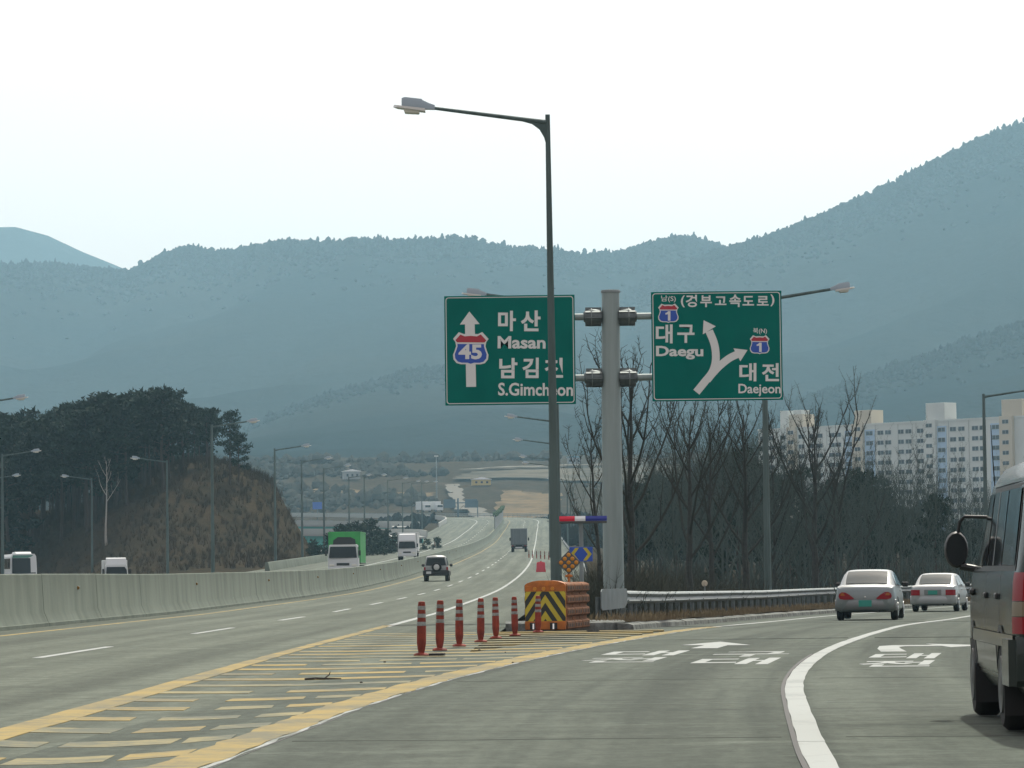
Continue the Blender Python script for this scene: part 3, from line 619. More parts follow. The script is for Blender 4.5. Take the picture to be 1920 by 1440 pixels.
# the wood on the small hill (roughly two rows deep along its crest and flank)
top_px = [(-40,795),(0,785),(60,775),(100,762),(170,752),(230,740),(280,734),(320,745),(370,748),(400,775),(425,800),(445,850)]
cnt = 0
for k in range(78):
    Y = R.uniform(428, 470); xx = R.uniform(-45, 396); t = np.interp(xx, [p[0] for p in top_px], [p[1] for p in top_px])
    X, ztop = sight(xx, t + (R.uniform(0, 55) if k % 3 else R.uniform(-4, 10)), Y); zg = tz(X, Y)
    i = R.randrange(5); H_ = max(6.5, min(13.5, ztop - zg))
    if ztop - zg < 4.5: continue
    plant(PINES, i, X, Y, zg, H_ / PINES[i][1] * R.uniform(.95, 1.1), 'dark green pine packed into the wood on the small hill', 'tree', 'pines of the hill wood', H_ / PINES[i][1]); cnt += 1
for k in range(26):
    Y = R.uniform(474, 505); xx = 20 + 400 * ((k * .618) % 1); t = np.interp(xx, [p[0] for p in top_px], [p[1] for p in top_px]); X, ztop = sight(xx, t + R.uniform(60, 120), Y); zg = tz(X, Y); i = (1, 3)[k % 2]
    if ztop - zg > 3: plant(PINES, i, X, Y, zg - .5, 1.1, 'dark green pine packed into the wood on the small hill', 'tree', 'pines of the hill wood', (ztop - zg) / PINES[i][1])
X, zt = sight(430, 772, 436); plant(PINES, 2, X, 436, tz(X, 436), .7, 'slim pine standing apart at the end of the hill wood', 'tree', None, (zt - tz(X, 436)) / 10.5)
X, zt = sight(446, 815, 438); plant(PINES, 3, X, 438, tz(X, 438), .7, 'small pine at the very edge of the hill wood above the bare slope', 'tree', None, max(.45, (zt - tz(X, 438)) / 7.5))
# evergreen bushes at the foot of the hill by the parapet
BUSH = []
for i in range(3):
    rs = random.Random(40 + i); tr = MB().tube([(0, 0, -.4), (.05, 0, 1.0), (0, .05, 2.2)], [.12, .09, .04], 6); cr = MB()
    for _ in range(26):
        a = rs.uniform(0, 6.28); u = rs.random(); r_ = 1.5 * math.sqrt(rs.random()) * (1.15 - u * .75); leafy(cr, (r_ * math.cos(a), r_ * math.sin(a), .4 + u * 3.0), .55, 42, .34, rs)
    e_ = empty('evergreen_bush', (0, 0, -500)); tr.build('trunk', M['pine_bark'], e_); cr.build('crown', M['bush_leaf'], e_, smooth=0); BUSH.append((e_, 3.6))
for k, (xx, yy, Y) in enumerate([(632,985,455),(650,982,470),(668,978,480),(688,975,490),(706,985,505),(722,992,520),(745,1000,540),(770,1005,560),(800,1012,575),(615,1000,450),(590,1010,440),(820,1016,600)]):
    X, zt = sight(xx, yy, Y); zg = tz(X, Y); s = max(.6, (zt - zg) / 3.6); plant(BUSH, k % 3, X, Y, zg, s * 1.05, 'dark evergreen bush in the row behind the oncoming trucks', 'bush', 'evergreen bushes beyond the parapet', s)
def bare_parts(seed, h, nb=11, spread=.42, r0=.13, fine=1.0, first=.28, pollard=True):
    rs = random.Random(seed); tr = MB(); cr = MB(); pts = [Vector((0, 0, -.5))]; x = y = 0; N = 9
    for k in range(1, N + 1): x += rs.uniform(-.06, .06); y += rs.uniform(-.06, .06); pts.append(Vector((x, y, h * k / N)))
    rad = [r0 * (1 - .93 * (k / N) ** .85) + .008 for k in range(N + 1)]; rad[0] = r0 * 1.25; tr.tube(pts, rad, 8)
    def branch(p, d, L_, r_, lvl):
        n = 5; q = [p]; dd = d.copy()
        for k in range(n):
            dd = (dd + Vector((rs.uniform(-.13, .13), rs.uniform(-.13, .13), .17))).normalized(); q.append(q[-1] + dd * L_ / n)
        cr.tube(q, [r_ * (1 - .72 * k / n) for k in range(n + 1)], 4 if lvl else 5, 0, False)
        if lvl < 2:
            for k in range(int((5 if lvl == 0 else 4) * fine)):
                i = rs.randrange(1, n + 1); a = rs.uniform(0, 6.28); o = Vector((math.cos(a), math.sin(a), .55)).normalized(); b = (dd * .55 + o * .65).normalized()
                branch(q[i], b, L_ * rs.uniform(.22, .42), max(.006, r_ * .4), lvl + 1)
        for k in range(int(L_ * 5 * fine)):
            i = rs.randrange(n); t = rs.random(); b = q[i].lerp(q[i + 1], t); a = rs.uniform(0, 6.28); e = b + Vector((math.cos(a), math.sin(a), .6)) * rs.uniform(.06, .2)
            cr.tube([b, e], [.008, .004], 3, 0, False)
    for k in range(nb):
        t = first + (.96 - first) * k / (nb - 1); i = min(N - 1, int(t * N)); p = pts[i].lerp(pts[i + 1], t * N - i); a = k * 2.4 + rs.uniform(-.5, .5)
        el = math.radians(rs.uniform(38, 55)); d = Vector((math.cos(a) * math.cos(el), math.sin(a) * math.cos(el), math.sin(el)))
        branch(p, d, (h * (1 - t) * .62 + h * .10) * rs.uniform(.75, 1.2) * spread / .42, max(.014, r0 * .42 * (1 - t * .6)), 0)
    return tr, cr
for (bx, yt, Y, seed, nb, sp, r0, lab) in [
    (1180, 688, 102, 1, 13, .50, .15, 'bare ginkgo tree rising just behind the steel sign post'),
    (1287, 748, 126, 2, 12, .52, .15, 'bare ginkgo tree under the green direction sign for two cities'),
    (1332, 772, 143, 3, 9, .46, .13, 'thin bare tree between two larger ginkgos below the sign edge'),
    (1396, 748, 144, 4, 13, .46, .17, 'bare ginkgo tree just beside the lamp post behind the guardrail'),
    (1522, 766, 166, 5, 12, .56, .22, 'stout pollarded ginkgo tree in front of the apartment block'),
    (1566, 845, 178, 6, 8, .44, .15, 'smaller bare tree beside the stout pollarded ginkgo'),
    (1120, 800, 116, 7, 9, .5, .09, 'slender bare tree half hidden by the steel sign post'),
    (1452, 800, 172, 8, 10, .46, .12, 'slender bare tree behind the lamp post under the sign')]:
    x, ztop = sight(bx, yt + (30 if bx > 1250 else 12), Y); zg = tz(x, Y) + .02; tr, cr = bare_parts(seed, ztop - zg, nb, sp, r0); e_ = empty('ginkgo_tree', (x, Y, zg)); tr.build('trunk', M['bark'], e_); cr.build('crown', M['twig'], e_, smooth=0); tag(e_, lab, 'tree')
# background wood on the right: pines and leafless trees
BARE = []
for i in range(4):
    tr, cr = bare_parts(60 + i, 9.0, 13, .62, .11, 1.15, .16); e_ = empty('bare_tree', (0, 0, -500)); tr.build('trunk', M['grey_twig'], e_); cr.build('crown', M['grey_twig'], e_, smooth=0); BARE.append((e_, 9.0))
wood = [(1170,930),(1200,905),(1230,893),(1270,885),(1310,872),(1350,862),(1400,878),(1450,900),(1500,925),(1560,905),(1600,905),(1640,925),(1690,912),(1740,930),(1790,945),(1860,960),(1960,950)]
for k in range(46):
    Y = R.uniform(225, 380); xx = 1165 + 790 * ((k * .618) % 1); t = np.interp(xx, [p[0] for p in wood], [p[1] for p in wood]); yy = t + (R.uniform(-26, 40) if k % 2 else R.uniform(30, 95))
    X, zt = sight(xx, yy, Y); zg = tz(X, Y)
    if HW.at(HW.sy(Y), 11)[0] > X: continue
    i = R.randrange(5); H_ = zt - zg; plant(PINES, i, X, Y, zg, H_ / PINES[i][1] * R.uniform(.7, 1.1), 'dark pine in the wood between the ramp and the apartment block', 'tree', 'pines of the roadside wood', H_ / PINES[i][1])
for k in range(100):
    Y = R.uniform(150, 330); xx = 1120 + 800 * ((k * .618 + .3) % 1); t = np.interp(xx, [p[0] for p in wood], [p[1] for p in wood]); yy = t + R.uniform(-34, 60)
    X, zt = sight(xx, yy, Y); zg = tz(X, Y); rl = np.interp(Y, [a[1] for a in RL_], [a[0] for a in RL_])
    if HW.at(HW.sy(Y), 10)[0] > X or rl - 4 < X < rl + 18: continue
    i = R.randrange(4); H_ = zt - zg; plant(BARE, i, X, Y, zg, H_ / 9.0, 'leafless grey tree in the wood behind the guardrail', 'tree', 'leafless trees of the roadside wood', H_ / 9.0)
for lib in (PINES, BUSH, BARE):
    for e_, h in lib:
        if id(e_) not in used:
            for c in list(e_.children): bpy.data.objects.remove(c)
            bpy.data.objects.remove(e_)
# the pale dead tree before the hill wood
tr, cr = bare_parts(91, 9.5, 7, .34, .14, .6, .5); X, zt = sight(198, 835, 420); e_ = empty('dead_tree', (X, 420, tz(X, 420))); tr.build('trunk', M['pale_bark'], e_); cr.build('crown', M['pale_bark'], e_, smooth=0); tag(e_, 'pale bare tree standing out against the hill wood', 'tree')
# brushwood, twigs and dry grass: uncountable
GRX = [(1.75,84.0),(2.62,87),(3.4,94.5),(4.6,104),(7.0,119),(10.1,137),(13.3,154.7),(18.5,174),(27,197.5),(39.5,223),(56,247),(79,272)]
def rail_x(Y): return float(np.interp(Y, [a[1] for a in GRX], [a[0] for a in GRX]))
def thicket(name, label, pts, hlo, hhi, w, m, cat='undergrowth', lean=.35, stems=1):
    mb = MB()
    for (x0, y0, z) in pts:
        hs = R.uniform(hlo, hhi)
        for _ in range(stems):
            x, y = (x0, y0) if stems == 1 else (x0 + R.gauss(0, .10 * hs), y0 + R.gauss(0, .10 * hs))
            h = hs * (1 if stems == 1 else R.uniform(.45, 1)); a = R.uniform(0, 6.28); l = h * R.uniform(0, lean); dx, dy = math.cos(a) * l, math.sin(a) * l
            mx_, my_ = x + dx * .35, y + dy * .35
            mb.add([(x - w, y, z - .1), (x + w, y, z - .1), (mx_ + w * .7, my_, z + h * .55), (mx_ - w * .7, my_, z + h * .55), (x + dx, y + dy, z + h)], [(0, 1, 2, 3), (3, 2, 4)])
            if stems > 1:
                for _k in range(2):
                    t = R.uniform(.35, .8); bx, by, bz = x + dx * t * .8, y + dy * t * .8, z + h * t; a2 = R.uniform(0, 6.28); l2 = h * R.uniform(.15, .35)
                    mb.add([(bx - w * .5, by, bz), (bx + w * .5, by, bz), (bx + math.cos(a2) * l2, by + math.sin(a2) * l2, bz + l2 * R.uniform(.2, 1.0))], [(0, 1, 2)])
    return tag(mb.build(name, m, smooth=0), label, cat, kind='stuff')
def zpts(pts):
    zs = terrain(np.array([p[0] for p in pts]), np.array([p[1] for p in pts])); return [(p[0], p[1], z) for p, z in zip(pts, zs)]
pts = []
while len(pts) < 1100:
    Y = 89 + 120 * R.random() ** 1.2; xa = HW.at(HW.sy(Y), 8)[0]; xb = rail_x(Y) - .35
    if xb - xa < .3: continue
    pts.append((R.uniform(xa, xb), Y))
thicket('undergrowth', 'tangled leafless brush behind the guardrail', zpts(pts), .7, 2.3, .010, M['brush'], lean=.75, stems=9)
thicket('undergrowth', 'dark brush filling the floor of the roadside wood', zpts([(R.uniform(12, 90), R.uniform(215, 380)) for _ in range(1000)]), 1.8, 4.5, .022, M['brush'], lean=.8, stems=9)
pts = []
for _ in range(3000):
    Y = R.uniform(393, 462); X = sight(R.uniform(-20, 600), 900, Y)[0]
    if X < HW.at(HW.sy(Y), -22)[0]: pts.append((X, Y))
thicket('undergrowth', 'reddish brown brush on the flank of the small hill', zpts(pts), .35, 1.5, .018, M['hill_brush'], lean=1.1, stems=8)
pts = []
for q in np.linspace(RL.sy(78), RL.sy(200), 5200):
    off = -1.72 - abs(R.gauss(0, .7)); p = RL.at(q, off); pts.append((p[0], p[1], p[2] + .13))
thicket('grass', 'dry grass tufts along the kerb of the gore island', pts, .06, .28, .012, M['dry_grass'], 'grass', .8)
# ================================================================== STREET LAMPS
def lamp_parts(root, H=11.6, r0=.125, r1=.055, arm=2.65, rise=.42, detail=True):
    """pole at origin, arm towards -x"""
    ns = 14 if detail else 8
    if not detail: r0, r1 = .15, .085
    p = MB().tube([(0, 0, -.15), (0, 0, H * .33), (0, 0, H * .66), (0, 0, H + .06)], [r0, r0 - (r0 - r1) * .33, r0 - (r0 - r1) * .66, r1], ns)
    p.build('pole', M['pole_paint'], root)
    a0 = H - .16
    a = MB()
    if detail:
        a.prism([(-.04, a0 - .48), (-.04, a0 + .08), (-.3, a0 + .11), (-.6, a0 + .135), (-.6, a0 + .08), (-.36, a0 + .01), (-.19, a0 - .12), (-.09, a0 - .30)], -.03, .03)
    a.tube([(-.03, 0, a0 + .04), (-.5, 0, a0 + .11), (-arm, 0, a0 + rise)], [.06, .052, .038] if detail else [.075, .068, .055], 10 if detail else 6); a.build('arm', M['pole_paint'], root)
    hx, hz = -arm, a0 + rise + .01; g = rise / arm
    def ring(x, w, zt, zb):  # housing section at distance x beyond arm end
        zc = hz + x * g * .55
        return [(hx - x, -w, zc + zb), (hx - x, w, zc + zb), (hx - x, w * .96, zc + zt * .55), (hx - x, w * .62, zc + zt), (hx - x, -w * .62, zc + zt), (hx - x, -w * .96, zc + zt * .55)]
    h = MB().loft([ring(-.06, .05, .06, -.05), ring(.06, .075, .09, -.05), ring(.22, .13, .15, -.05), ring(.24, .145, .175, -.05), ring(.62, .16, .19, -.05), ring(.70, .15, .16, -.05)])
    hd = h.build('lamp_head', M['lamp_grey'], root)
    zc = lambda x: hz + x * g * .55
    MB().add([(hx - .16, -.19, zc(.16) - .05), (hx - .16, .19, zc(.16) - .05), (hx - .80, .17, zc(.8) - .02), (hx - .88, 0, zc(.88) - .0), (hx - .80, -.17, zc(.8) - .02),
              (hx - .16, -.19, zc(.16) - .115), (hx - .16, .19, zc(.16) - .115), (hx - .80, .17, zc(.8) - .07), (hx - .90, 0, zc(.88) - .055), (hx - .80, -.17, zc(.8) - .07)],
             [(0, 1, 2, 3, 4), (9, 8, 7, 6, 5), (0, 5, 6, 1), (1, 6, 7, 2), (2, 7, 8, 3), (3, 8, 9, 4), (4, 9, 5, 0)]).build('lamp_rim', M['lamp_rim'], hd, smooth=0)
    MB().loft([[(hx - .28 - (1 - k) * .03 - 0, -w, z), (hx - .28 - (1 - k) * .03, w, z), (hx - .66 + (1 - k) * .04, w, z + .02), (hx - .66 + (1 - k) * .04, -w, z + .02)] for k, w, z in ((1, .14, hz + .09), (1, .14, hz - .06), (.4, .12, hz - .13), (0, .08, hz - .15))]).build('lamp_lens', M['lamp_glass'], hd)
    if detail:
        MB().box((0, 0, -.02), (.42, .42, .04), ch=.01).build('base_plate', M['galvanised'], root)
        MB().box((r0 * .9, 0, .9), (.05, .16, .36), ch=.01).build('hatch_cover', M['pole_paint'], root)
    return root
LA = []
def lamp(x, Y, z, side, label, detail=False, H=11.6, group=None, arm=2.65, head=0.0):
    key = (detail, arm)
    src = next((o for k, o in LA if k == key), None)
    if src is None:
        r_ = lamp_parts(empty('street_lamp', (x, Y, z)), detail=detail, arm=arm); LA.append((key, r_))
    else: r_ = copy_tree(src)
    r_.location = (x, Y, z); r_.rotation_euler = (0, 0, (0 if side < 0 else math.pi) - head); tag(r_, label, 'street lamp', group or 'street lamps along the interchange')
    s = H / 11.6; r_.scale = (1, 1, s); return r_
lm = lamp(.95, 83.0, .04, -1, 'tall grey street lamp with long arm standing in front of the city sign', True)
lm.rotation_euler = (0, math.radians(-.28), 0)
lamp(1.67, 138.5, .0, -1, 'street lamp whose head just shows above the top edge of the route sign', arm=2.66)
for i, (x, Y) in enumerate([(2.96, 267.5), (3.55, 340), (4.25, 425), (4.7, 470)]):
    lamp(x, Y, zr(Y), -1, ['street lamp arm just below the route sign beside the tall pole', 'second lower lamp arm sticking out from behind the tall pole', 'third lamp arm behind the tall pole, above the grey truck', 'lowest far lamp arm poking out behind the tall pole'][i])
for i, (x, Y, lab) in enumerate([(-22.2, 267.5, 'street lamp before the end of the hill wood, arm over the oncoming lanes'), (-23.0, 350, 'street lamp beyond the foot of the hill, first of the receding row'), (-24.2, 415, 'second street lamp of the receding row past the hill'), (-24.4, 467, 'third street lamp of the receding row, behind the green truck'),
    (-25.2, 556, 'fourth lamp of the receding row, above the evergreen bushes'), (-22.9, 557, 'fifth lamp of the receding row, beside the evergreen bushes'), (-21.5, 621, 'sixth lamp of the receding row, left of the white truck'), (-21.1, 690, 'seventh lamp of the receding row, behind the white truck'), (-20.6, 735, 'eighth lamp of the receding row, before the green bridge'), (-20.2, 800, 'farthest lamp of the receding row, before the far bend')]):
    lamp(x, Y, zr(Y) - .1, 1, lab)
for x, Y, z, sd, lab in [(-33.5, 351, .9, -1, 'slip road lamp with arm pointing away from the hill, near the white van'), (-48, 413, 1.0, -1, 'slip road lamp with low arm in front of the pines, left of the pale tree'), (-46.2, 328, .9, 1, 'slip road lamp standing in front of the coach'), (-33.4, 223.5, .5, 1, 'highest lamp head reaching in from the edge of the picture'), (-58.4, 404, .9, 1, 'lower lamp head at the picture edge above the coach')]:
    lamp(x, Y, z, sd, lab)
lamp(9.80, 140.5, zp(140) - .1, 1, 'ramp lamp behind the two-city sign with its arm reaching past it', arm=2.66, H=12.3)
lamp(27.0, 207.5, zp(207), 1, 'ramp lamp in front of the apartment block, arm leaving the picture', arm=2.66)
lamp(21.2, 441, -.4, -1, 'thin pale lamp among the bare trees below the sign'); lamp(59.2, 529, -.4, 1, 'thin pale lamp rising from the wood before the apartments', H=11.0)
for i, (x, Y) in enumerate([(9.5, 640), (11.0, 700), (12.5, 760)]): lamp(x, Y, zr(Y) - .3, -1, ['distant lamp between tall pole and sign post, nearest of three', 'distant lamp between tall pole and sign post, middle of three', 'distant lamp between tall pole and sign post, farthest of three'][i])
# ================================================================== GUARDRAIL
GR = Line([(1.75,84.0,0),(2.62,87,0),(3.4,94.5,0),(4.6,104,0),(7.0,119,0),(10.1,137,0),(13.3,154.7,0),(18.5,174,0),(27,197.5,0),(39.5,223,0),(56,247,0),(79,272,0)], 1.0)
GR.p[:, 2] = [zp(y) + .13 for y in GR.p[:, 1]]
gr = empty('guardrail', (2.62, 87, .0)); tag(gr, 'galvanised guardrail curving along the outside of the exit ramp', 'guardrail'); gl = Vector(gr.location)
def shift(mb, o): mb.v = [tuple(Vector(v) - o) for v in mb.v]; return mb
wprof = [(0, .42), (.055, .45), (.075, .49), (.02, .545), (0, .575), (.02, .605), (.075, .66), (.055, .70), (0, .73), (-.012, .73), (.04, .70), (.055, .665), (-.01, .61), (-.02, .575), (-.01, .54), (.055, .485), (.04, .455), (-.012, .42)]
q = GR.sy(87.2); i = 0
while q < GR.s[-1] - 4:
    du = .004 * (i % 2); bm_ = shift(GR.sweep(MB(), q, q + 4.05, [(u + du, w) for u, w in wprof], .8), gl).build('rail_beam', M['galvanised'], gr)
    for w in (.5, .65):
        p = GR.at(q + .1, .08 + du) - np.array(gl); MB().lathe([(0, -.02), (.018, -.02), (.018, .012), (0, .012)], 6, (p[0], p[1], p[2] + w), axis='y').build('bolt', M['clamp_steel'], bm_, smooth=0)
    for s2 in (.5, 2.5):
        p = GR.at(q + s2, -.10) - np.array(gl); MB().tube([(p[0], p[1], p[2] - .4), (p[0], p[1], p[2] + .70)], .06, 8).build('guardrail_post', M['clamp_steel'], gr)
    q += 4.0; i += 1
a, b = GR.at(GR.sy(84.6)), GR.at(GR.sy(87.25))
e = MB(); ex = np.array([b[0] - a[0], b[1] - a[1]]); ex = ex / np.hypot(*ex)
pl = [(0, .30), (.1, .26), (2.3, .30), (2.5, .36), (2.6, .42), (2.6, .70), (2.52, .76), (.1, .76), (0, .70)]
for d in (0, -.03): pass
V = [(a[0] + ex[0] * u - gl.x + ex[1] * t, a[1] + ex[1] * u - gl.y - ex[0] * t, .02 + w - gl.z) for t in (.085, .06) for u, w in pl]; n = len(pl)
e.add(V, [tuple(range(n)), tuple(range(2*n-1, n-1, -1))] + [(k, k + n, (k+1) % n + n, (k+1) % n) for k in range(n)]).build('end_plate', M['galvanised'], gr, smooth=0)
MB().tube([(1.95 - gl.x, 85.0 - gl.y, -.3), (1.95 - gl.x, 85.0 - gl.y, .6)], .06, 8).build('guardrail_post', M['clamp_steel'], gr)
g2 = empty('guardrail', tuple(HW.at(HW.sy(230), 8.6))); tag(g2, 'distant guardrail beside the highway between the tall pole and sign post', 'guardrail'); gl2 = Vector(g2.location)
q = HW.sy(235)
while q < HW.sy(700):
    shift(HW.sweep(MB(), q, q + 12, [(8.6 + u, w) for u, w in wprof], 6.0), gl2).build('rail_beam', M['galvanised'], g2)
    p = HW.at(q + 1, 8.75) - np.array(gl2); MB().box((p[0], p[1], p[2] + .3), (.12, .12, 1.0)).build('guardrail_post', M['clamp_steel'], g2, smooth=0); q += 12
# ================================================================== THE DIRECTION SIGN
PX, PY = 2.46, 90.0
sg = empty('direction_sign', (PX, PY, .12)); tag(sg, 'twin green highway direction signs on one grey steel post', 'road sign')
MB().tube([(0, 0, -.3), (0, 0, 2.7), (0, 0, 5.4), (0.02, 0, 8.0)], [.262, .252, .236, .218], 24).build('post', M['post_paint'], sg)
MB().lathe([(0, 7.99), (.236, 7.99), (.24, 8.03), (.225, 8.06), (0, 8.08)], 24, (.02, 0, 0)).build('post_cap', M['galvanised'], sg)
mb = MB().lathe([(0, -.12), (.42, -.12), (.42, -.04), (0, -.04)], 24)
for k in range(8):
    a = k * math.pi / 4; mb.box((.31 * math.cos(a), .31 * math.sin(a), .06), (.14, .02, .2), M=Matrix.Rotation(a, 3, 'Z'))
mb.build('base_flange', M['galvanised'], sg, smooth=0)
for zc in (7.40, 5.88):
    for s in (-1, 1):
        x1 = -.96 + .12 if s < 0 else 1.14
        MB().tube([(s * .2, 0, zc), (s * 2.6, 0, zc)], .085, 14).build('arm', M['post_paint'], sg)
        cl = MB().lathe([(0, s * .20), (.15, s * .20), (.19, s * .26), (.205, s * .42), (.20, s * .5), (.165, s * .60), (.12, s * .66), (0, s * .66)], 18, (0, 0, zc), axis='x').build('clamp', M['clamp_steel'], sg)
        for k in range(8):
            a = k * math.pi / 4 + .2; MB().box((s * .42, .20 * math.cos(a), zc + .20 * math.sin(a)), (.40, .022, .07), M=Matrix.Rotation(-a + math.pi/2, 3, 'X')).build('rib', M['clamp_steel'], cl, smooth=0)
        MB().lathe([(.16, s * .455), (.222, s * .455), (.222, s * .475), (.16, s * .475)], 18, (0, 0, zc), axis='x').build('clamp_ring', M['galvanised'], cl)
W, Hh = 3.24, 2.72
def panel(x0, ztop, tilt):
    """x0 = local x of the left edge; panel face looks towards the traffic (-y)"""
    mb = MB(); f = -.13
    mb.box((x0 + W/2, f + .02, ztop - Hh/2), (W, .04, Hh), ch=.008)
    p = mb.build('sign_panel', M['sign_green'], sg, smooth=0)
    b = MB(); o, t, r = .035, .018, .07
    def rr_(ins, rad):
        pts = []
        for (cx, cz, a0) in ((x0 + W - ins - rad, ztop - ins - rad, 0), (x0 + ins + rad, ztop - ins - rad, 90), (x0 + ins + rad, ztop - Hh + ins + rad, 180), (x0 + W - ins - rad, ztop - Hh + ins + rad, 270)):
            for k in range(6): a = math.radians(a0 + k * 18); pts.append((cx + rad * math.cos(a), f - .004, cz + rad * math.sin(a)))
        return pts
    A = rr_(o, r); B = rr_(o + t, r - t * .6); n = len(A); b.add(A + B, [(k, (k+1) % n, (k+1) % n + n, k + n) for k in range(n)]); b.build('border', M['sign_white'], p, smooth=0)
    fr = MB()
    for k in range(4): fr.box((x0 + W/2, f + .055, ztop - .3 - k * (Hh - .6) / 3), (W * .98, .03, .06))
    fr.build('stiffener', M['sign_back'], p, smooth=0)
    return p
def writer(p, x0, ztop, corners):
    (ax, ay), (bx, by), (cx, cy_) = corners      # top-left, top-right, bottom-left of the panel in measuring units
    def uv(X, Y):
        w = np.linalg.solve(np.array([[bx - ax, cx - ax], [by - ay, cy_ - ay]], float), np.array([X - ax, Y - ay], float)); return x0 + w[0] * W, ztop - w[1] * Hh
    def poly(pts, m, name, lay=1):
        q = [uv(*t) for t in pts]; MB().add([(x, -.13 - .004 * lay, z) for x, z in q], [tuple(range(len(q)))]).build(name, m, p, smooth=0)
    def stroke(pts, w, m, name, lay=1, ends=None):
        P = crom([(*t, 0) for t in pts], 12)[:, :2]; T = np.gradient(P, axis=0); T /= np.hypot(T[:, 0], T[:, 1])[:, None]; A = []
        for c, t in zip(P, T): A += [uv(c[0] - t[1] * w / 2, c[1] + t[0] * w / 2), uv(c[0] + t[1] * w / 2, c[1] - t[0] * w / 2)]
        MB().add([(x, -.13 - .004 * lay, z) for x, z in A], [(2*i, 2*i+1, 2*i+3, 2*i+2) for i in range(len(P) - 1)]).build(name, m, p, smooth=0)
    def text(body, box, bold, lay=1, m=None, name='lettering'):
        v, f_ = text_mesh(body, bold); X0, Y0, X1, Y1 = box; q = [uv(X0 + (X1 - X0) * a, Y1 - (Y1 - Y0) * b) for a, b in v]
        MB().add([(x, -.13 - .004 * lay, z) for x, z in q], f_).build(name, m or M['sign_white'], p, smooth=0)
    return poly, stroke, text
SHIELD = [(.16, 0), (.30, .055), (.50, .045), (.70, .055), (.82, -.01), (1.0, .20), (.935, .30), (.915, .42), (.955, .56), (1.0, .68), (.985, .82), (.90, .93), (.78, .965), (.60, .965), (.50, 1.0), (.40, .965), (.22, .965), (.10, .93), (.015, .82), (0, .68), (.045, .56), (.085, .42), (.065, .30), (0, .20)]
def shield(poly, text, box, num, nbox, bold):
    X0, Y0, X1, Y1 = box; g = lambda pts, k: [(X0 + (X1 - X0) * (.5 + (a - .5) * k), Y0 + (Y1 - Y0) * (.5 + (b - .5) * k)) for a, b in pts]
    poly(g(SHIELD, 1.0), M['sign_white'], 'route_shield', 1.5)
    poly(g([(.17, .025), (.31, .085), (.5, .065), (.69, .085), (.81, .015), (.985, .215), (.93, .285), (.07, .285), (.015, .215)], .90), M['sign_red'], 'shield_top', 2.5)
    low = [(.925, .34)] + [q for q in SHIELD[7:23]] + [(.075, .34)]
    poly(g([(.5 + (a - .5) * (1 if b > .4 else .97), b) for a, b in low], .90), M['sign_blue'], 'shield_field', 2.5)
    if num == '1':
        a, b, c, d = nbox; w_ = c - a; poly([(a + w_ * .52, b), (c, b), (c, d), (a + w_ * .5, d), (a + w_ * .5, b + (d - b) * .33), (a, b + (d - b) * .36), (a, b + (d - b) * .2), (a + w_ * .34, b + (d - b) * .13)], M['sign_white'], 'route_number', 3.5)
    else: text(num, nbox, bold, 3.5, name='route_number')
# left panel: route 45
xl, zl = -4.12 + .0, 7.95
p1 = panel(xl, zl, 0); poly, stroke, text = writer(p1, xl, zl, ((185, 190), (1535, 165), (205, 1335)))
poly([(447, 348), (555, 480), (503, 482), (522, 1137), (420, 1139), (403, 484), (350, 486)], M['sign_white'], 'arrow')
shield(poly, text, (281, 566, 648, 914), '45', (338, 692, 580, 850), .035)
for t, b, w in [('마', (745, 338, 930, 552), .03), ('산', (980, 333, 1185, 552), .03), ('Masan', (742, 604, 1238, 735), .028), ('남', (760, 833, 948, 1046), .03), ('김', (1000, 828, 1168, 1042), .03), ('천', (1230, 828, 1420, 1037), .03), ('S.Gimcheon', (750, 1092, 1524, 1228), .022)]: text(t, b, w)
# right panel: route 1
xr, zr_ = 1.02, 7.99
p2 = panel(xr, zr_, 0); poly, stroke, text = writer(p2, xr, zr_, ((575, 130), (1755, 112), (592, 1125)))
text('남(S)', (668, 160, 800, 224), .008); 
for ch_, bx_ in (('(', (846, 160, 882, 268)), ('경', (890, 153, 992, 266)), ('부', (1022, 158, 1126, 266)), ('고', (1154, 168, 1258, 246)), ('속', (1284, 150, 1390, 264)), ('도', (1404, 163, 1508, 250)), ('로', (1534, 163, 1640, 250)), (')', (1656, 148, 1692, 256))): text(ch_, bx_, .024)
text('대', (620, 424, 772, 597), .024); text('구', (814, 426, 970, 592), .024); text('Daegu', (622, 620, 1050, 742), .03)
text('북(N)', (1500, 454, 1625, 513), .012); text('대', (1376, 774, 1530, 940), .024); text('전', (1580, 774, 1735, 938), .024); text('Daejeon', (1368, 963, 1750, 1076), .018)
shield(poly, text, (640, 236, 826, 410), '1', (706, 304, 752, 390), .05); shield(poly, text, (1470, 521, 1648, 692), '1', (1532, 588, 1577, 672), .05)
stroke([(988, 1040), (1062, 948), (1130, 860), (1160, 770), (1162, 680), (1146, 590), (1102, 482)], 70, M['sign_white'], 'arrow'); poly([(1052, 385), (1163, 440), (1045, 514)], M['sign_white'], 'arrow_head', 1.3)
stroke([(1085, 930), (1140, 862), (1210, 790), (1290, 728), (1372, 688)], 68, M['sign_white'], 'arrow', 1.6); poly([(1450, 655), (1322, 640), (1385, 758)], M['sign_white'], 'arrow_head', 1.3)
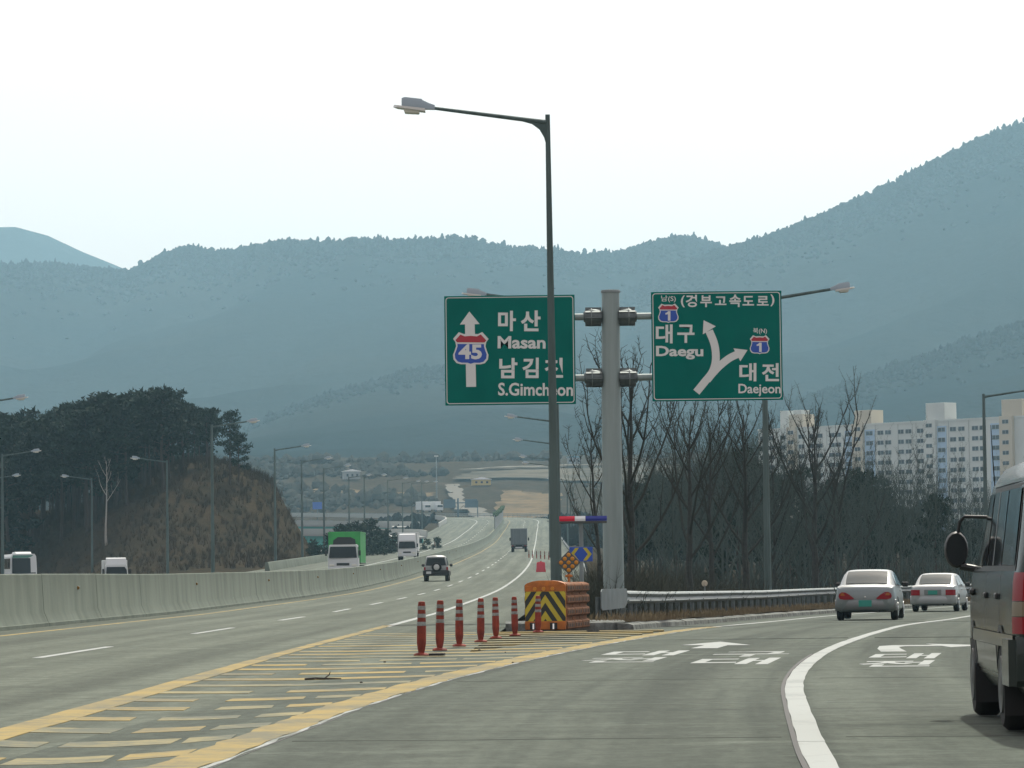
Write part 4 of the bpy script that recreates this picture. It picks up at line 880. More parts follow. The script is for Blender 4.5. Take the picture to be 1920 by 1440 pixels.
# ================================================================== CRASH CUSHION, MARKERS, SMALL SIGNS
cc = empty('crash_cushion', (.62, 73.5, .006), -.16); tag(cc, 'orange crash cushion with black and yellow chevrons at the gore nose', 'crash cushion')
w, h = .84, 1.0
fp = MB(); fp.box((0, .04, .5), (w, .08, .83), ch=.02); fpo = fp.build('front_panel', M['orange_plastic'], cc)
dome = MB().loft([[(x * s, .0 + y * s2, z) for x, y in [(-w/2, 0), (-w/4, -.015), (0, -.02), (w/4, -.015), (w/2, 0), (w/2, .5), (w/4, .62), (0, .66), (-w/4, .62), (-w/2, .5)]] for s, s2, z in ((1, 1, .90), (1, 1, .915), (.9, .95, .955), (.62, .8, .995), (.3, .6, 1.012))])
dome.v = [(x, y + (.0 if True else 0), z) for x, y, z in dome.v]; dome.build('dome_cap', M['orange_plastic'], cc)
MB().box((0, -.003, .845), (w * .99, .02, .115), ch=.008).build('header_band', M['orange_plastic'], fpo)
for x in (-.21, -.03, .15): MB().lathe([(0, -.03), (.038, -.03), (.042, -.012), (0, -.012)], 14, (x, 0, .845), axis='y').build('reflector', M['amber'], fpo)
z0, z1 = .19, .79
MB().box((0, -.004, (z0 + z1) / 2), (w * .985, .012, z1 - z0)).build('chevron_sheet', M['yellow_sheet'], fpo, smooth=0)
def clip(poly_, ax, lim, sgn):
    out = []
    for i in range(len(poly_)):
        a, b = poly_[i], poly_[(i + 1) % len(poly_)]; ia, ib = sgn * (a[ax] - lim) <= 0, sgn * (b[ax] - lim) <= 0
        if ia: out.append(a)
        if ia != ib: t = (lim - a[ax]) / (b[ax] - a[ax]); out.append((a[0] + (b[0] - a[0]) * t, a[1] + (b[1] - a[1]) * t))
    return out
for k in range(5):
    for s in (-1, 1):
        c = .40 + k * .325 - .325; q = [(0, c), (s * .6, c - .6 * 1.5), (s * .6, c - .6 * 1.5 + .165), (0, c + .165)]; q = [(a * 1 + (-.02 if False else 0), b) for a, b in q]
        for ax, lim, sg_ in ((1, z1 - .004, 1), (1, z0 + .004, -1), (0, w * .49, 1), (0, -w * .49, -1)):
            if q: q = clip(q, ax, lim, sg_)
        if len(q) >= 3: MB().add([(x, -.0145, z) for x, z in q], [tuple(range(len(q)))]).build('black_chevron', M['black_sheet'], fpo, smooth=0)
MB().box((0, -.002, .10), (w * .99, .07, .17), ch=.015).build('foot_band', M['orange_plastic'], fpo)
for x in (-.24, .17):
    pk = MB().box((x, -.04, .095), (.15, .01, .13)).build('pocket_shade', M['black_trim'], fpo, smooth=0); MB().tube([(x, -.06, .03), (x, -.05, .14)], .022, 8).build('anchor_bolt', M['chrome'], pk)  # raised black plate; its colour stands for shade inside the hole
bd = MB()
lev = [(.02, 0), (.04, .02), (.17, .02), (.19, 0), (.21, -.04), (.27, -.04), (.29, 0), (.31, .02), (.43, .02), (.45, 0), (.47, -.04), (.52, -.04), (.54, 0), (.56, .02), (.68, .02), (.70, 0), (.72, -.04), (.76, -.04), (.78, 0), (.80, .02), (.91, .02), (.94, .0), (.97, -.1)]
for k in range(3):
    y0 = .10 + k * 1.08; y1 = y0 + 1.02
    mod = MB().loft([[(-w/2 - d, y0 - d*.3, z), (w/2 + d, y0 - d*.3, z), (w/2 + d, y1 + d*.3, z), (-w/2 - d, y1 + d*.3, z)] for z, d in lev]).build('barrel_module', M['faded_orange'], cc, smooth=0)
    for zc in (.10, .37, .62, .855):
        for j in range(4):
            for s in (-1, 1): MB().box((s * (w/2 + .021), y0 + .15 + j * .24, zc), (.012, .10, .07), ch=.004).build('recess_shade', M['post_red'] if False else M['pine_bark'], mod, smooth=0)  # raised dark plate; shade of the hollow is put into its colour
def marker_post():
    r_ = empty('marker_post', (0, 0, 0))
    MB().lathe([(0, 0), (.11, 0), (.115, .015), (.10, .03), (.06, .045), (0, .045)], 16).build('base', M['post_red'], r_)
    MB().lathe([(.0, .04), (.042, .04), (.055, .10), (.066, .18), (.066, .40), (.058, .60), (.052, .735), (.046, .762), (.034, .77), (0, .77)], 14).build('tube', M['post_red'], r_)
    for z in (.425, .54, .65): MB().lathe([(.05, z), (.0665 - (z - .4) * .035, z), (.0655 - (z - .4) * .035, z + .055), (.05, z + .055)], 14).build('reflective_band', M['post_band'], r_)
    return r_
mp = None
labs = ['first red marker post, nearest and tallest of the row in the hatching', 'second red marker post of the row in the hatching', 'third red marker post, mid-row in the hatching', 'fourth red marker post of the row in the hatching', 'fifth red marker post of the row in the hatching', 'sixth red marker post, before the crash cushion', 'red marker post standing right in front of the chevron panel']
for i, (x, Y) in enumerate([(-1.33, 51.5), (-1.14, 54.9), (-.89, 57.9), (-.58, 61.3), (-.34, 64.6), (0.0, 67.1), (.45, 70.8)]):
    o = marker_post() if mp is None else copy_tree(mp); mp = mp or o; o.location = (x, Y, .016); o.rotation_euler = (R.uniform(-.025, .025), R.uniform(-.03, .03), R.uniform(0, 6)); s = 1 - .012 * i; o.scale = (s, s, s); tag(o, labs[i], 'marker post', 'red marker posts in the gore')
# far marker posts and red box on the shoulder
for i in range(6):
    o = copy_tree(mp); x = 1.75 + i * .42; Y = 428 - i * 5; o.location = (x, Y, zr(Y)); o.rotation_euler = (0, 0, 0); o.scale = (1, 1, 1.15); tag(o, 'far marker post in the short row beside the grey truck', 'marker post', 'far marker posts on the shoulder')
rbx = empty('water_barrier', (2.2, 300, zr(300))); mb = MB(); mb.loft([[(-.4 * s, -.25 * s, z), (.4 * s, -.25 * s, z), (.4 * s, .25 * s, z), (-.4 * s, .25 * s, z)] for s, z in ((1, 0), (1, .15), (.92, .25), (.86, .75), (.7, .82))]); mb.build('body', M['red_plastic'], rbx); MB().lathe([(0, .82), (.09, .82), (.09, .88), (0, .88)], 12).build('cap', M['red_plastic'], rbx); tag(rbx, 'red plastic water barrier on the shoulder beside the tall pole', 'barrier')
for i, (x, Y) in enumerate([(-18.5, 610), (-18.7, 604), (-19, 598)]): 
    o = copy_tree(mp); o.location = (x + 5.5, Y + 20, zr(Y + 20)); o.rotation_euler = (0, 0, 0); o.scale = (1.2, 1.2, 1.2); tag(o, 'far red marker post at the nose before the green bridge', 'marker post', 'far red marker posts by the green bridge')
# light bar on its post
lb = empty('light_bar', (1.56, 84.2, .12)); tag(lb, 'red, white and blue warning light bar on a thin post', 'light bar')
MB().tube([(0, 0, -.2), (0, 0, 2.2)], .05, 12).build('post', M['galvanised'], lb)
MB().box((0, 0, 2.215), (1.2, .22, .05), ch=.01).build('tray', M['dark_plate'], lb)
for x0, x1, m_ in ((-.6, -.145, 'bar_red'), (-.14, .10, 'bar_white'), (.105, .6, 'bar_blue')):
    MB().loft([[(x, -.11, 2.245), (x, .11, 2.245), (x, .115, 2.30), (x, .08, 2.36), (x, -.08, 2.36), (x, -.115, 2.30)] for x in (x0, x1)]).build('lens', M[m_], lb, smooth=0)
bs = empty('chevron_sign', (1.53, 83.0, .12)); tag(bs, 'small blue sign with two yellow arrows pointing apart', 'road sign')
MB().tube([(0.02, .03, -.2), (.02, .03, 1.5)], .03, 10).build('post', M['galvanised'], bs)
bp_ = MB().box((0, 0, 1.47), (.53, .012, .33), ch=.004).build('panel', M['sign_blue'], bs, smooth=0)
for s in (-1, 1): MB().add([(s * .045, -.008, 1.615), (s * .13, -.008, 1.615), (s * .245, -.008, 1.47), (s * .13, -.008, 1.325), (s * .045, -.008, 1.325), (s * .155, -.008, 1.47)], [(0, 1, 2, 5), (5, 2, 3, 4)]).build('yellow_arrow', M['amber'] if False else M['yellow_sheet'], bp_, smooth=0)
ds = empty('warning_lamp', (1.2, 80.0, .12)); tag(ds, 'diamond warning board with nine amber lenses on an orange stand', 'warning lamp')
MB().tube([(0, .02, -.05), (0, .02, 1.05)], .03, 10).build('stand', M['orange_plastic'], ds)
MB().box((0, .02, .98), (.16, .12, .05), ch=.01).build('bracket', M['orange_plastic'], ds)
q_ = .375; MB().box((0, 0, 1.275), (q_, .035, q_), ch=.006, M=Matrix.Rotation(math.pi / 4, 3, 'Y')).build('board', M['dark_plate'], ds, smooth=0)
for i in range(3):
    for j in range(3):
        a, b = (i - 1) * .118, (j - 1) * .118; MB().lathe([(0, -.042), (.03, -.038), (.046, -.022), (.046, -.017), (0, -.017)], 14, ((a - b) * .7071, 0, 1.275 + (a + b) * .7071), axis='y').build('lens', M['amber'], ds)
# round marker head peeping over the guardrail
rm = empty('delineator', (6.15, 117.5, tz(6.15, 117.5))); tag(rm, 'small pale round delineator above the guardrail', 'delineator'); MB().tube([(0, 0, -.2), (0, 0, 1.3)], .022, 8).build('post', M['galvanised'], rm); MB().lathe([(0, -.02), (.09, -.02), (.10, 0), (.09, .02), (0, .02)], 16, (0, 0, 1.36), axis='y').build('disc', M['apt_cream'], rm)
# litter in the gore
st = MB(); st.tube([(-.2, 0, .014), (-.08, .02, .02), (.06, 0, .016), (.2, .03, .014)], [.012, .014, .011, .006], 6); st.tube([(.02, 0, .02), (.07, .06, .06), (.08, .05, .09)], [.009, .007, .004], 5); st.tube([(-.1, .02, .018), (-.06, -.08, .02)], [.007, .003], 5)
tag(st.build('stick', M['wood_stick'], loc=(-2.12, 40.0, .018)), 'dark broken stick lying on the yellow hatching', 'stick')
sc2 = MB(); sc2.loft([[(-.10, -.12, z), (.11, -.10, z), (.13, .1, z), (-.06, .14, z)] for z in (0, .035)]); tag(sc2.build('rubber_scrap', M['rubber'], loc=(-1.12, 51.4, .018)), 'flat black rubber scrap beside the nearest marker post', 'scrap')
for i in range(5):
    x, Y = R.uniform(-2.4, .1), R.uniform(38, 60)
    s = R.uniform(.012, .026); p_ = MB().loft([[(s * R.uniform(.7, 1.2) * math.cos(a) * k, s * R.uniform(.7, 1.2) * math.sin(a) * k, z * s) for a in (0, 1.1, 2.2, 3.3, 4.4, 5.4)] for k, z in ((.8, 0), (1, .4), (.5, .8))]); tag(p_.build('pebble', M['wood_stick'], loc=(x, Y, .02)), 'tiny dark pebble lying in the hatched gore', 'pebble', 'pebbles in the gore')
# ================================================================== VEHICLES  (local: x right, y forward, z up)
def sym(half):                      # half ring from bottom to top on +x -> closed ring
    return half + [(-x, z) for x, z in half[::-1]]
def body_loft(stations):            # (y, half ring)
    return MB().loft([[(x, y, z) for x, z in sym(h)] for y, h in stations])
def cut_arches(mb, name, mats, parent, wheels, rad, depth, half_w):
    """open real wheel arches in a closed body"""
    me = bpy.data.meshes.new('tmp'); me.from_pydata(mb.v, [], mb.f); o = bpy.data.objects.new('tmp', me); COL.objects.link(o)
    import bmesh
    bm = bmesh.new(); bm.from_mesh(me); bmesh.ops.recalc_face_normals(bm, faces=bm.faces); bm.to_mesh(me); bm.free()
    cs = []
    for (y, z) in wheels:
        for s in (-1, 1):
            c = MB().lathe([(0, s * (half_w - depth)), (rad, s * (half_w - depth)), (rad * 1.03, s * (half_w + .2)), (0, s * (half_w + .2))], 28, (0, y, z), axis='x')
            cm = bpy.data.meshes.new('c'); cm.from_pydata(c.v, [], c.f); bm = bmesh.new(); bm.from_mesh(cm); bmesh.ops.remove_doubles(bm, verts=bm.verts, dist=1e-5); bmesh.ops.recalc_face_normals(bm, faces=bm.faces); bm.to_mesh(cm); bm.free()
            co = bpy.data.objects.new('c', cm); COL.objects.link(co); cs.append(co)
            md = o.modifiers.new('b', 'BOOLEAN'); md.operation = 'DIFFERENCE'; md.object = co; md.solver = 'EXACT'
    dg = bpy.context.evaluated_depsgraph_get(); dg.update(); r_ = bpy.data.meshes.new_from_object(o.evaluated_get(dg)); r_.name = name
    for c in cs + [o]: bpy.data.objects.remove(c)
    r_.materials.clear()
    for m_ in (mats if isinstance(mats, (list, tuple)) else [mats]): r_.materials.append(m_)
    r_.polygons.foreach_set('use_smooth', [True] * len(r_.polygons)); r_.set_sharp_from_angle(angle=math.radians(32)); r_.update()
    return link(name, r_, parent)
def wheel(parent, x, y, r, wd, side, hub=True):
    t = MB().lathe([(0, -wd/2), (r * .62, -wd/2), (r * .9, -wd/2), (r * .985, -wd/2 + .03), (r, -wd * .3), (r, wd * .3), (r * .985, wd/2 - .03), (r * .9, wd/2), (r * .62, wd/2), (0, wd/2)], 28, (0, 0, 0), axis='x').build('wheel', M['tyre'], parent, loc=(x, y, r))
    if hub:
        s = side; h = MB().lathe([(0, s * (wd/2 + .012)), (r * .2, s * (wd/2 + .014)), (r * .28, s * (wd/2 + .002)), (r * .55, s * (wd/2 + .006)), (r * .62, s * (wd/2 + .012)), (r * .64, s * (wd/2 - .01)), (0, s * (wd/2 - .012))], 24, axis='x'); h.build('rim', M['rim'] if hub is True else M[hub], t)
    return t
def panel_strip(pts_lo, pts_hi, m_, name, parent, thick=.006):
    n = len(pts_lo); A = [Vector(p) for p in pts_lo] + [Vector(p) for p in pts_hi]
    return MB().add(A, [(i, i + 1, n + i + 1, n + i) for i in range(n - 1)]).build(name, m_, parent)
def sedan(x, Y, z, head, label, paint, tail='oval', low=None):
    r_ = empty('sedan_car', (x, Y, z), -head); tag(r_, label, 'car', 'saloon cars on the exit ramp')
    def H(w, zb, zt, cr=.015, k=.93): return [(w * .86, zb), (w * .97, zb + .10), (w, .48), (w * .995, .62), (w * k, zt - .035), (w * k - .10, zt), (w * .35, zt + cr), (0.001, zt + cr)]
    st_ = [(-2.22, H(.62, .42, .80)), (-2.19, H(.73, .33, .88)), (-2.12, H(.80, .27, .935)), (-1.98, H(.835, .24, .965)), (-1.55, H(.85, .22, .985)), (-1.0, H(.855, .21, .95)), (0, H(.86, .21, .93)), (1.0, H(.86, .21, .93)), (1.45, H(.845, .21, .88)), (1.9, H(.81, .23, .78)), (2.14, H(.72, .27, .68)), (2.22, H(.6, .34, .60))]
    cut_arches(body_loft(st_), 'body', paint, r_, [(-1.28, .31), (1.33, .31)], .345, .24, .86)
    cab = [(-1.62, .97, .62, .80), (-1.45, 1.05, .63, .80), (-1.15, 1.21, .625, .80), (-.88, 1.325, .60, .80), (-.7, 1.365, .58, .80), (-.2, 1.395, .58, .80), (.25, 1.385, .58, .80), (.5, 1.34, .60, .80), (.8, 1.18, .64, .80), (1.25, .93, .68, .80)]
    def C(y, zt, wt, wb):
        f = (zt - .9) / .5; return [(wb, .88), (wb, .91), (wt + (wb - wt) * max(0, (1 - f)) * .3 + .055, max(.92, zt - .07)), (wt + .02, max(.93, zt - .02)), (wt - .08, zt), (.3, zt + .012), (.001, zt + .014)]
    cb = body_loft([(y, C(y, zt, wt, wb)) for y, zt, wt, wb in cab]).build('cabin', paint, r_, smooth=50)
    # rear screen follows the sloping rear of the cabin
    A, B = [], []
    def surf(y): 
        zt = np.interp(y, [c[0] for c in cab], [c[1] for c in cab]); wt = np.interp(y, [c[0] for c in cab], [c[2] for c in cab]); return zt, wt
    rows = []
    for y in np.linspace(-1.545, -.80, 6):
        zt, wt = surf(y); wt -= .05; rows.append([(-wt, y - .012, zt + .008), (-wt * .6, y - .014, zt + .022), (0, y - .015, zt + .026), (wt * .6, y - .014, zt + .022), (wt, y - .012, zt + .008)])
    MB().loft(rows, cap=False, closed=False).build('rear_window', M['rear_glass'], cb)
    rows = []
    for y in np.linspace(.52, 1.18, 5):
        zt, wt = surf(y); wt -= .03; rows.append([(-wt, y + .012, zt + .01), (0, y + .016, zt + .024), (wt, y + .012, zt + .01)])
    MB().loft(rows, cap=False, closed=False).build('windscreen', M['car_glass'], cb)
    for s in (-1, 1):
        for (ya, yb, yc, yd) in ((-1.12, -.22, -.16, -.86), (-.14, .92, .42, -.10)):
            MB().add([(s * .806, ya, .955), (s * .806, yb, .955), (s * .655, yc, 1.315), (s * .655, yd, 1.315 if yd > -.5 else 1.28)], [(0, 1, 2, 3)]).build('side_window', M['car_glass'], cb, smooth=0)
        mm = MB().box((s * .94, .72, .98), (.20, .12, .15), ch=.04).build('side_mirror', M['black_trim'] if s < 0 or True else paint, r_)
        for y in (-1.28, 1.33): wheel(r_, s * .75, y, .305, .19, s)
        MB().box((s * .862, -.45, .80), (.02, .16, .035), ch=.008).build('door_handle', paint, r_)
    MB().box((0, 0, .30), (1.35, 3.6, .16)).build('underbody', M['under_dark'], r_, smooth=0)
    # tail end
    if tail == 'oval':
        for s in (-1, 1):
            ol = [(.30, .60), (.34, .585), (.58, .575), (.70, .60), (.735, .66), (.715, .74), (.64, .785), (.55, .78), (.44, .72), (.34, .64)]
            def yb(x): return float(np.interp(x, [0, .62, .73, .80], [-2.238, -2.238, -2.208, -2.14]))
            MB().add([(s * x, yb(x) - .004, zq) for x, zq in ol] + [(s * x, yb(x) + .10, zq) for x, zq in ol], [tuple(range(10))] + [(i, (i+1) % 10, (i+1) % 10 + 10, i + 10) for i in range(10)]).build('tail_light', M['tail_red'], r_, smooth=20)
            MB().add([(s * x, yb(x) - .010, zq) for x, zq in [(.55, .69), (.68, .69), (.67, .755), (.60, .765)]], [(0, 1, 2, 3)]).build('indicator_lens', M['tail_amber'], r_, smooth=0)
        bz = .36
        MB().box((0, -2.255, .47), (.36, .02, .18), ch=.006).build('number_plate', M['plate_green'], r_, smooth=0)
        MB().box((0, -2.23, .645), (.05, .02, .03), ch=.008).build('badge', M['chrome'], r_)
    else:
        for s in (-1, 1):
            MB().loft([[(s * xq, yq, zq) for xq, yq in ((.815, -2.10), (.74, -2.21), (.62, -2.24), (.47, -2.242))] for zq in (.60, .68, .80)], cap=False, closed=False).build('tail_light', M['tail_red'], r_, smooth=0)
        MB().box((0, -2.225, .71), (.62, .03, .20), ch=.015).build('plate_recess', M['silver_low'], r_); MB().box((0, -2.25, .70), (.34, .012, .15), ch=.004).build('number_plate', M['plate_green'], r_, smooth=0)
    bu = MB().loft([[(x, -2.12 - d + abs(x) ** 3 * .28, zq) for x in np.linspace(-.845, .845, 13)] + [(x, -1.98 + abs(x) ** 3 * .1, zq) for x in np.linspace(.845, -.845, 13)] for zq, d in ((.27, .08), (.32, .13), (.44, .145), (.55, .13), (.575, .10))]).build('rear_bumper', low or paint, r_, smooth=50)
    MB().tube([(.38, -2.2, .25), (.38, -1.9, .25)], .03, 8).build('exhaust_pipe', M['under_dark'], r_)
    MB().add([(-.55, -2.0, .995), (.55, -2.0, .995), (.5, -1.75, 1.003), (-.5, -1.75, 1.003)], [(0, 1, 2, 3)]).build('boot_lid_line', paint, r_, smooth=0) if False else None
    return r_
hd1 = RL.head(RL.sy(104)) * .78
sedan(10.05, 102.6, zp(102) + .006, .165, 'silver saloon car with oval red tail lights driving up the ramp', M['silver_paint'], 'oval', M['silver_low'])
sedan(15.75, 134.5, zp(135) + .006, .235, 'white saloon car with square red tail lights beyond the silver one', M['white_car'], 'square')
# ------------------------------------------------------------------ minivan
def minivan(x, Y, z, head):
    r_ = empty('minivan', (x, Y, z), -head); tag(r_, 'dark green minivan with roof spoiler cut off by the picture edge', 'van')
    def Hh(w, zb, ztop, wr, hood=False):
        return [(w * .90, zb), (w * .985, zb + .12), (w, .58), (w * 1.0, .86), (w * .985, min(1.08, ztop - .25)), (w * .965, min(1.16, ztop - .18)), (wr + .045, ztop - .26), (wr + .02, ztop - .15), (wr - .03, ztop - .065), (wr - .16, ztop - .015), (.25, ztop + .01), (.001, ztop + .015)]
    st_ = [(-2.36, Hh(.80, .42, 1.78, .66)), (-2.33, Hh(.835, .36, 1.86, .69)), (-2.24, Hh(.865, .30, 1.925, .715)), (-2.0, Hh(.875, .28, 1.95, .73)), (-1.0, Hh(.88, .27, 1.965, .735)), (0.2, Hh(.88, .27, 1.955, .735)), (.9, Hh(.88, .27, 1.91, .725)), (1.25, Hh(.878, .27, 1.80, .71)), (1.55, Hh(.873, .27, 1.58, .72)), (1.85, Hh(.865, .28, 1.30, .78)), (2.1, Hh(.845, .29, 1.12, .78)), (2.33, Hh(.78, .33, .92, .70)), (2.4, Hh(.70, .40, .84, .62))]
    wh = [(-1.22, .32), (1.42, .32)]
    bd = cut_arches(body_loft(st_), 'body', M['van_paint'], r_, wh, .385, .30, .88)
    def side(y, zz_, out=.006):
        """x of the flank at height z (left side positive value)"""
        i = [s[0] for s in st_]; hw_ = []
        for s in st_:
            h = s[1]; hw_.append(np.interp(zz_, [p[1] for p in h[:10]], [p[0] for p in h[:10]]))
        return float(np.interp(y, i, hw_)) + out
    for s in (-1, 1):
        def pane(name, yl, yu, z0, z1, m_, out=.006, n=4, par=bd):
            rows = []
            for k in range(n + 1):
                t = k / n; zq = z0 + (z1 - z0) * t
                ya, yb = yl[0] + (yu[0] - yl[0]) * t, yl[1] + (yu[1] - yl[1]) * t
                rows.append([(s * side(yy, zq, out), yy, zq) for yy in np.linspace(ya, yb, 5)])
            return MB().loft(rows, cap=False, closed=False).build(name, m_, par)
        pane('window_surround', (-2.12, 1.52), (-2.04, .98), 1.13, 1.745, M['black_trim'], .004)
        pane('side_window', (-2.06, -1.12), (-2.0, -1.12), 1.17, 1.71, M['car_glass'], .010)
        pane('side_window', (-1.06, -.40), (-1.06, -.40), 1.17, 1.71, M['car_glass'], .010); pane('window_bar', (-.39, -.33), (-.39, -.33), 1.17, 1.71, M['silver_low'], .012)
        pane('side_window', (-.32, .14), (-.32, .14), 1.17, 1.71, M['car_glass'], .010)
        pane('side_window', (.24, 1.42), (.24, .92), 1.17, 1.71, M['car_glass'], .010)
        pane('side_moulding', (-2.2, 2.2), (-2.2, 2.2), .60, .69, M['van_silver'], .018)
        pane('lower_panel', (-.80, 1.0), (-.80, 1.0), .36, .595, M['van_silver'], .006); pane('lower_panel', (-2.2, -1.64), (-2.2, -1.64), .40, .595, M['van_silver'], .006); pane('lower_panel', (1.84, 2.2), (1.84, 2.15), .42, .595, M['van_silver'], .006)
        for y in (.19, -1.09, 1.5): pane('door_gap', (y, y + .012), (y, y + .012), .38, 1.14, M['black_trim'], .007)
        pane('rain_gutter', (-2.15, 1.2), (-2.12, 1.15), 1.755, 1.78, M['van_silver'], .012)
        for y in (.05, -.95): MB().box((s * side(y, .95, .012), y, .95), (.03, .17, .045), ch=.01).build('door_handle', M['black_trim'], r_)
        MB().box((s * side(.35, .95, .012), 1.28, .97), (.05, .10, .06), ch=.02).build('fuel_flap', M['black_trim'], r_)
        for y, zc in wh:
            wheel(r_, s * .775, y, .325, .21, s, 'dark_plate')
            A = []
            for k in range(15):
                a = math.radians(-12 + k * (204 / 14)); 
                for rd, o in ((.385, .012), (.43, .010)):
                    zq = zc + rd * math.sin(a); yy = y + rd * math.cos(a); A.append((s * side(yy, max(zq, .36), o), yy, zq))
            MB().add(A, [(2*i, 2*i+1, 2*i+3, 2*i+2) for i in range(14)]).build('arch_flare', M['black_trim'], r_)
            MB().box((s * .80, y - .42, .27), (.20, .02, .30)).build('mud_flap', M['rubber'], r_, smooth=0)
        # tail lights wrap the rear corner
        def corner(zq, o): return [(s * (side(-2.16, zq, 0) + o), -2.14, zq), (s * (side(-2.26, zq, 0) + o), -2.27, zq), (s * (side(-2.34, zq, 0) + o * .5), -2.35 - o, zq), (s * (side(-2.36, zq, 0) - .12), -2.375 - o, zq)]
        for z0, z1, m_ in ((.70, .815, 'tail_red'), (.82, .92, 'tail_clear'), (.925, 1.12, 'tail_red')):
            MB().loft([corner(zq, .012) for zq in np.linspace(z0, z1, 4)], cap=False, closed=False).build('tail_light', M[m_], r_)
        # mirror on a bracket
        mx = side(1.45, 1.2) 
        MB().tube([(s * (mx - .14), 1.46, 1.55), (s * (mx + .08), 1.58, 1.56), (s * (mx + .12), 1.60, 1.52), (s * (mx + .14), 1.60, 1.40)], .014, 8).build('mirror_bracket', M['black_trim'], r_)
        hh = MB().loft([[(s * (mx + .15) + .095 * k * math.cos(a) - .0, 1.60 + d, 1.30 + .145 * k * math.sin(a)) for a in np.linspace(0, 2 * math.pi, 17)[:-1]] for k, d in ((.9, -.03), (1, 0), (1, .04), (.8, .10), (.3, .13))]).build('side_mirror', M['black_trim'], r_)
        MB().add([(s * (mx + .15) + .08 * math.cos(a), 1.567, 1.30 + .125 * math.sin(a)) for a in np.linspace(0, 2 * math.pi, 17)[:-1]], [tuple(range(16))]).build('mirror_glass', M['car_glass'], hh)
        MB().tube([(s * (mx - .03), 1.55, 1.14), (s * (mx + .12), 1.60, 1.17)], .028, 8).build('mirror_arm', M['black_trim'], r_)
    MB().loft([[(x, -2.40 - (.0 if abs(x) < .7 else -(abs(x) - .7) * .6) - d, zq) for x in np.linspace(-.87, .87, 11)] + [(x, -2.2, zq) for x in np.linspace(.87, -.87, 11)] for zq, d in ((.34, .0), (.38, .05), (.56, .07), (.64, .06), (.68, .02))]).build('rear_bumper', M['van_paint'], r_, smooth=40)
    for s in (-1, 1): MB().loft([[(s * .86, -2.24, zq), (s * .915, -2.2, zq), (s * .915, -1.66, zq), (s * .87, -1.62, zq)] for zq in (.34, .40, .60, .66)]).build('bumper_end', M['van_paint'], r_, smooth=40)
    rows = [[(x, -2.375 + (zq - 1.0) * .06 - .01, zq) for x in np.linspace(-.62 + (zq - 1.2) * .1, .62 - (zq - 1.2) * .1, 5)] for zq in np.linspace(1.12, 1.68, 4)]
    MB().loft(rows, cap=False, closed=False).build('rear_window', M['car_glass'], r_)
    sp = MB().loft([[(x, y, zq) for x, zq in [(-.62, z0), (.62, z0), (.60, z0 + t), (-.60, z0 + t)]] for y, z0, t in ((-2.46, 1.93, .03), (-2.40, 1.94, .07), (-2.1, 1.97, .06), (-1.95, 1.965, .02))]).build('roof_spoiler', M['black_trim'], r_)
    for s in (-1, 1):
        MB().tube([(s * .60, -1.85, 1.95), (s * .60, -1.75, 2.02), (s * .60, -1.1, 2.03), (s * .60, -.55, 2.02), (s * .60, -.42, 1.96)], .022, 8).build('roof_rail', M['black_trim'], r_)
    MB().tube([(-.70, 1.20, 1.70), (-.74, .95, 2.05), (-.76, .80, 2.25)], [.006, .004, .003], 6).build('aerial', M['black_trim'], r_)
    MB().box((0, 0, .33), (1.45, 4.2, .14)).build('underbody', M['under_dark'], r_, smooth=0)
    for s in (-1, 1): MB().box((s * .5, 2.36, .68), (.36, .10, .16), ch=.03).build('headlight', M['lamp_glass'], r_)
    rows = [[(x, y, zq) for x in (-.62, 0, .62)] for y, zq in ((1.04, 1.90), (1.3, 1.795), (1.6, 1.56), (1.9, 1.28))]
    MB().loft([[(x, y + .01, zq + .015) for x, y, zq in r2] for r2 in rows], cap=False, closed=False).build('windscreen', M['car_glass'], r_)
    return r_
vh = .050
vx, vy = 3.52 + .88 * math.cos(vh), 27.05
minivan(vx + math.sin(vh) * 0, vy, .008, vh)
